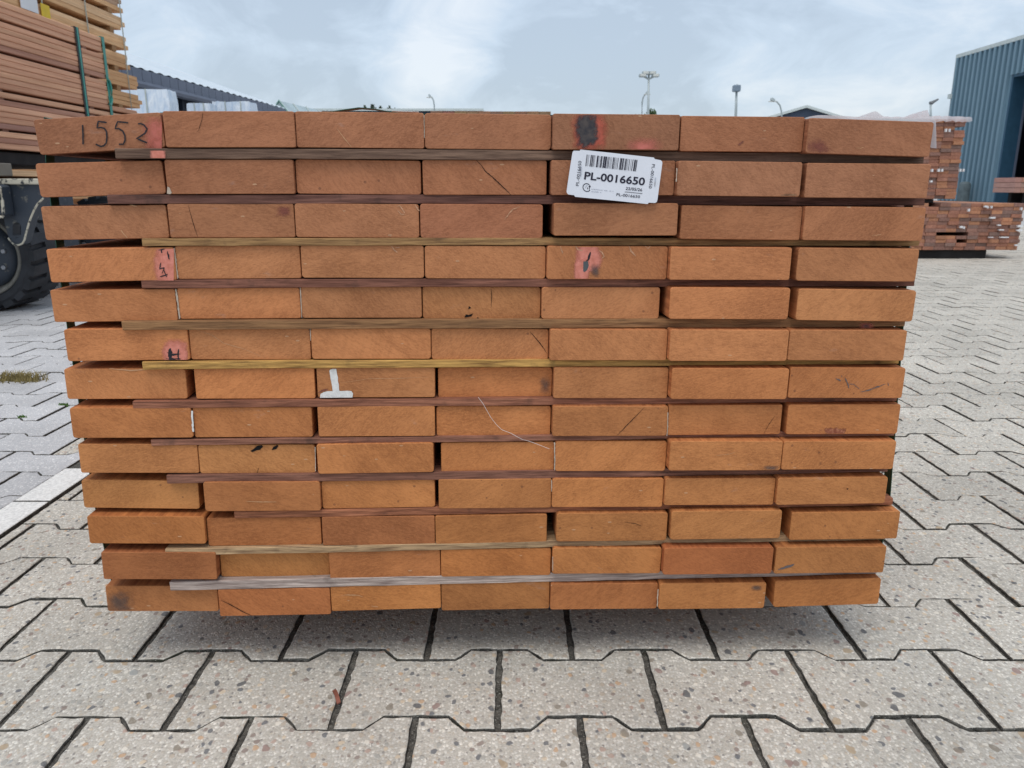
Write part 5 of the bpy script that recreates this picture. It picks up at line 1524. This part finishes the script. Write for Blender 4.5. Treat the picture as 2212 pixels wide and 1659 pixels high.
# plank pack waiting before the doorway
Yq = 27.0; a = at_y(2149, 384, Yq + 1.2); b = at_y(2149, 416, Yq)
dp, _ = pack('plank_pack', 'pinkish plank pack raised on bearers before the warehouse doorway', 'timber pack', a.x, Yq, b.z, 12, 3, .22, (a.z - b.z) / 3 - .01, 1.2, lambda g_, r, c: [x * g_.uniform(.88, 1.08) for x in (0.50, 0.29, 0.22)], M['farwood'], 61, gap_rows=(1, 2), gap=.012, jit=.02, rowdz=0)
for yy in (.1, .9): MB().cbox(a.x + .5, a.x + 2.5, Yq + yy, Yq + yy + .2, 0, b.z - .001, .01).build('bearer', M['shadewood'], dp)

# ---- far side of the yard
YH = 88.0
a, b = at_y(628, 234.5, YH), at_y(1042, 233.5, YH)
flat = thing('flat_roofed_hall', 'long dark flat-roofed hall on the far side of the yard', 'building', ((a.x + b.x) / 2, YH + 10, 0))
NW = 12
for i in range(NW):
    x0_, x1_ = a.x + (b.x - a.x) * i / NW, a.x + (b.x - a.x) * (i + 1) / NW
    MB().box(x0_ + .02, x1_ - .02, YH, YH + .3, 0, a.z - .25).build('wall_panel', M['navy'], flat)
MB().box(a.x - .1, b.x + .1, YH - .1, YH + 20, a.z - .25, a.z).build('roof', M['trim'], flat)
MB().box(a.x + .05, b.x - .05, YH + .3, YH + 19.8, 0, a.z - .26).build('core', M['navy'], flat)
M['glass_roof'] = plain('greenish_glass', (0.42, 0.52, 0.53), .25, .6, var=.15, scale=.6)
YG = 78.0; ap = at_y(603, 217.5, YG); lo = at_y(586, 236, YG); fa = at_y(702, 237, YG + 14)
gl = thing('glazed_gable', 'small pale glazed gable roof above the end of the open shed', 'building', (ap.x, YG + 5, 0))
w2 = ap.x - lo.x
ridge2 = Vector((ap.x + 4.0, YG + 24, ap.z))
base = [Vector((ap.x - w2 * 1.6, YG, lo.z - 1)), Vector((ap.x + w2 * 1.6, YG, lo.z - 1))]
mb = MB().prism([(base[0].x, YG, 0), (base[1].x, YG, 0), (base[1].x, YG, base[1].z), (ap.x, YG, ap.z), (base[0].x, YG, base[0].z)], (4.0, 24, 0)); mb.build('roof', M['glass_roof'], gl)
for s in range(9):
    k_ = s / 8; p0 = Vector((ap.x, YG, ap.z)) + Vector((4.0, 24, 0)) * k_; p1 = base[1] + Vector((4.0, 24, 0)) * k_
    MB().tube([p0 + Vector((0, 0, .06)), p1 + Vector((0, 0, .06))], .07, 5).build('glazing_bar', M['trim'], gl)
MB().tube([base[0] + Vector((0, -.08, 0)), Vector((ap.x, YG - .08, ap.z)), base[1] + Vector((0, -.08, 0))], .11, 5).build('verge', plain('green_verge', (0.16, 0.30, 0.26), .5), gl)
YD = 92.0
apx = at_y(1741, 233, YD); l_, r_ = at_y(1686, 251, YD), at_y(1808, 252, YD); 
sl = (apx.z - (l_.z + r_.z) / 2) / ((r_.x - l_.x) / 2); hw_ = (r_.x - l_.x) / 2 + 2.2
gh = thing('gabled_hall', 'dark gabled hall with pale roof edge beyond the pile', 'building', (apx.x, YD + 8, 0))
ez = apx.z - sl * hw_
MB().prism([(apx.x - hw_, YD, 0), (apx.x + hw_, YD, 0), (apx.x + hw_, YD, ez), (apx.x, YD, apx.z - .1), (apx.x - hw_, YD, ez)], (0, 16, 0)).build('wall', plain('slate_cladding', (0.045, 0.062, 0.095), .6, var=.15, scale=.5), gh)
for sg in (-1, 1):
    MB().prism([(apx.x, YD - .3, apx.z), (apx.x, YD - .3, apx.z + .28), (apx.x + sg * (hw_ + .5), YD - .3, ez - sl * .5 + .28), (apx.x + sg * (hw_ + .5), YD - .3, ez - sl * .5)], (0, 16.6, 0)).build('roof_slope', M['trim'], gh)

# lamp posts
M['galv'] = plain('galvanised_steel', (0.42, 0.47, 0.47), .5, .4, .3, var=.12, scale=1.0)
M['lampglass'] = plain('lamp_lens', (0.62, 0.63, 0.58), .3, .5)
def curved_lamp(label, base_px, pts, Y, head):
    P = [at_y(x, y, Y) for x, y in pts]; b0_ = Vector((P[0].x, Y, 0))
    o = thing('street_lamp', label, 'street lamp', b0_)
    MB().tube([b0_] + P, [.09] + [.06] * (len(P) - 1) + [.045], 8).build('pole', M['galv'], o, smooth=True)
    h0, h1 = at_y(*head[0], Y), at_y(*head[1], Y)
    d = (h1 - h0); s = Vector((0, .16, 0)); u = Vector((0, 0, .14))
    mb = MB(); vs = []
    for k_, wv in ((0, .35), (.3, .9), (.7, 1.0), (1, .5)):
        c_ = h0 + d * k_; vs += [c_ - s * wv - u * wv * .6, c_ + s * wv - u * wv * .6, c_ + s * wv * .7 + u * wv, c_ - s * wv * .7 + u * wv]
    fs = [(3, 2, 1, 0), (12, 13, 14, 15)] + [(k_ * 4 + i, k_ * 4 + (i + 1) % 4, k_ * 4 + 4 + (i + 1) % 4, k_ * 4 + 4 + i) for k_ in range(3) for i in range(4)]
    mb.add(vs, fs); mb.build('lamp_head', M['galv'], o)
    c_ = h0 + d * .6; MB().box(c_.x - .25, c_.x + .25, c_.y - .12, c_.y + .12, c_.z - .14, c_.z - .09).build('lens', M['lampglass'], o)
    return o
curved_lamp('curved grey street lamp rising behind the flat-roofed hall', None, [(938.5, 250), (938, 228), (936.5, 217), (933, 210), (929.5, 208)], 70, ((931, 208.5), (925.5, 206.5)))
curved_lamp('curved grey street lamp in front of the tree and floodlight mast', None, [(1386.5, 250), (1387, 222), (1389, 211), (1393, 204), (1396, 201.5)], 66, ((1394.5, 202), (1400.5, 199.5)))
curved_lamp('curved street lamp with oval head beside the gabled hall', None, [(1689, 255), (1688, 240), (1685, 228), (1679, 220.5), (1672, 217)], 60, ((1674, 217.5), (1664.5, 214.5)))
Ym = 62.0
b0_ = at_y(1400, 250, Ym); b0_.z = 0; mt = at_y(1401.6, 163, Ym)
mast = thing('floodlight_mast', 'tall floodlight mast with four lamps on a branched bracket', 'floodlight mast', b0_)
mb = MB().tube([b0_, at_y(1400, 245, Ym), mt], [.13, .10, .07], 10); mb.build('pole', M['galv'], mast, smooth=True)
cr = lambda *p: [at_y(x, y, Ym) for x, y in p]
for pts in (((1401, 171), (1389, 164.5)), ((1402, 171), (1415, 164.5)), ((1401.5, 163), (1401.6, 158))): MB().tube(cr(*pts), .07, 6).build('bracket_arm', M['galv'], mast)
for (x, y) in ((1388, 163.5), (1416, 163.5), (1394.5, 158), (1409, 158)):
    p = at_y(x, y, Ym); MB().cbox(p.x - .26, p.x + .26, Ym - .25, Ym + .2, p.z - .11, p.z + .13, .04).build('floodlight', M['galv'], mast)
    MB().box(p.x - .2, p.x + .2, Ym - .27, Ym - .252, p.z - .07, p.z + .09).build('lens', M['lampglass'], mast)
MB().tube(cr((1394.5, 158), (1395.5, 166), (1401, 171)), .05, 6).build('bracket_arm', M['galv'], mast)
MB().tube(cr((1409, 158), (1408, 166), (1402, 171)), .05, 6).build('bracket_arm', M['galv'], mast)
Yn = 60.0
b0_ = at_y(1589, 250, Yn); b0_.z = 0
m2_ = thing('floodlight_mast', 'floodlight mast with one square lamp box above the pile', 'floodlight mast', b0_)
MB().tube([b0_, at_y(1589.5, 245, Yn), at_y(1591, 197, Yn)], [.13, .10, .08], 10).build('pole', M['galv'], m2_, smooth=True)
p = at_y(1590.5, 191, Yn); MB().cbox(p.x - .26, p.x + .26, Yn - .3, Yn + .2, p.z - .24, p.z + .22, .05).build('floodlight', plain('lamp_box_blue_grey', (0.20, 0.26, 0.32), .4), m2_)
MB().tube([at_y(1591, 186, Yn), at_y(1592, 183, Yn), at_y(1594, 184, Yn)], .07, 6).build('bracket_arm', M['galv'], m2_)
Yo = 55.0
b0_ = at_y(2011, 260, Yo); b0_.z = 0
m3_ = thing('street_lamp', 'street lamp with flat tilted panel head left of the blue warehouse', 'street lamp', b0_)
MB().tube([b0_, at_y(2010.5, 250, Yo), at_y(2010.5, 222, Yo)], [.10, .08, .06], 8).build('pole', M['galv'], m3_, smooth=True)
MB().tube([at_y(2008, 222, Yo), at_y(2012, 222.5, Yo), at_y(2027, 214, Yo)], [.10, .13, .05], 6).build('lamp_head', plain('dark_lamp_head', (0.16, 0.17, 0.18), .5), m3_)

# trees far off
def leaf_mat(name, c):
    t = NT(name); oi = t.n('ShaderNodeNewGeometry'); tc = t.n('ShaderNodeTexCoord')
    t.base(t.mix(t.noise(tc.outputs['Object'], 1.2, 3), tuple(x * .6 for x in c), tuple(x * 1.4 for x in c))); t.rough(.7); return t.m
M['leaf'] = leaf_mat('dark_leaves', (0.045, 0.062, 0.035)); M['leaf2'] = leaf_mat('green_leaves', (0.07, 0.11, 0.045)); M['trunk'] = plain('bark', (0.07, 0.055, 0.04), .9, var=.3)
def tree(label, px, py, Y, rw, rh, seed, mat, n=420, group=None):
    rt = random.Random(seed); top = at_y(px, py, Y); o = thing('tree', label, 'tree', (top.x, Y, 0), group)
    c = Vector((top.x, Y, top.z - rh))
    tr = MB(); tr.tube([(top.x, Y, 0), (top.x + .1, Y, c.z * .5), (c.x, Y, c.z + rh * .4)], [.28, .2, .06], 7)
    mb = MB(); lobes = []
    for k in range(7):
        d = Vector((rt.uniform(-1, 1) * rw * .7, rt.uniform(-1, 1) * rw * .7, rt.uniform(-.5, .85) * rh * .8)); lobes.append(d)
        tr.tube([(c.x, Y, c.z - rh * .5), c + d], [.09, .03], 5)
    tr.build('trunk', M['trunk'], o)
    for k in range(n):
        l = rt.choice(lobes); v = Vector((rt.gauss(0, 1), rt.gauss(0, 1), rt.gauss(0, 1))).normalized() * rt.uniform(.2, 1) ** .5
        p = c + l + Vector((v.x * rw * .38, v.y * rw * .38, v.z * rh * .34)); s = rt.uniform(.10, .26)
        a_ = Vector((rt.uniform(-1, 1), rt.uniform(-1, 1), rt.uniform(-1, 1))).normalized() * s; b_ = a_.orthogonal().normalized() * s * .7
        mb.add([p - a_, p + b_, p + a_, p - b_], [(0, 1, 2, 3)])
    mb.build('crown', mat, o)
for k, (px, py, rw, rh) in enumerate(((790, 227, .8, 1.6), (803, 225.5, .7, 1.5), (815, 224, .8, 2.0), (829, 223, .7, 1.8), (843, 226, .8, 1.5))):
    tree('dark treetop in the row of treetops above the flat-roofed hall', px, py, 112, rw, rh, 100 + k, M['leaf'], 260, 'treetops above the flat-roofed hall')
tree('green tree crown behind the floodlight mast foot', 1395, 236, 72, 1.15, 1.4, 140, M['leaf2'], 500)
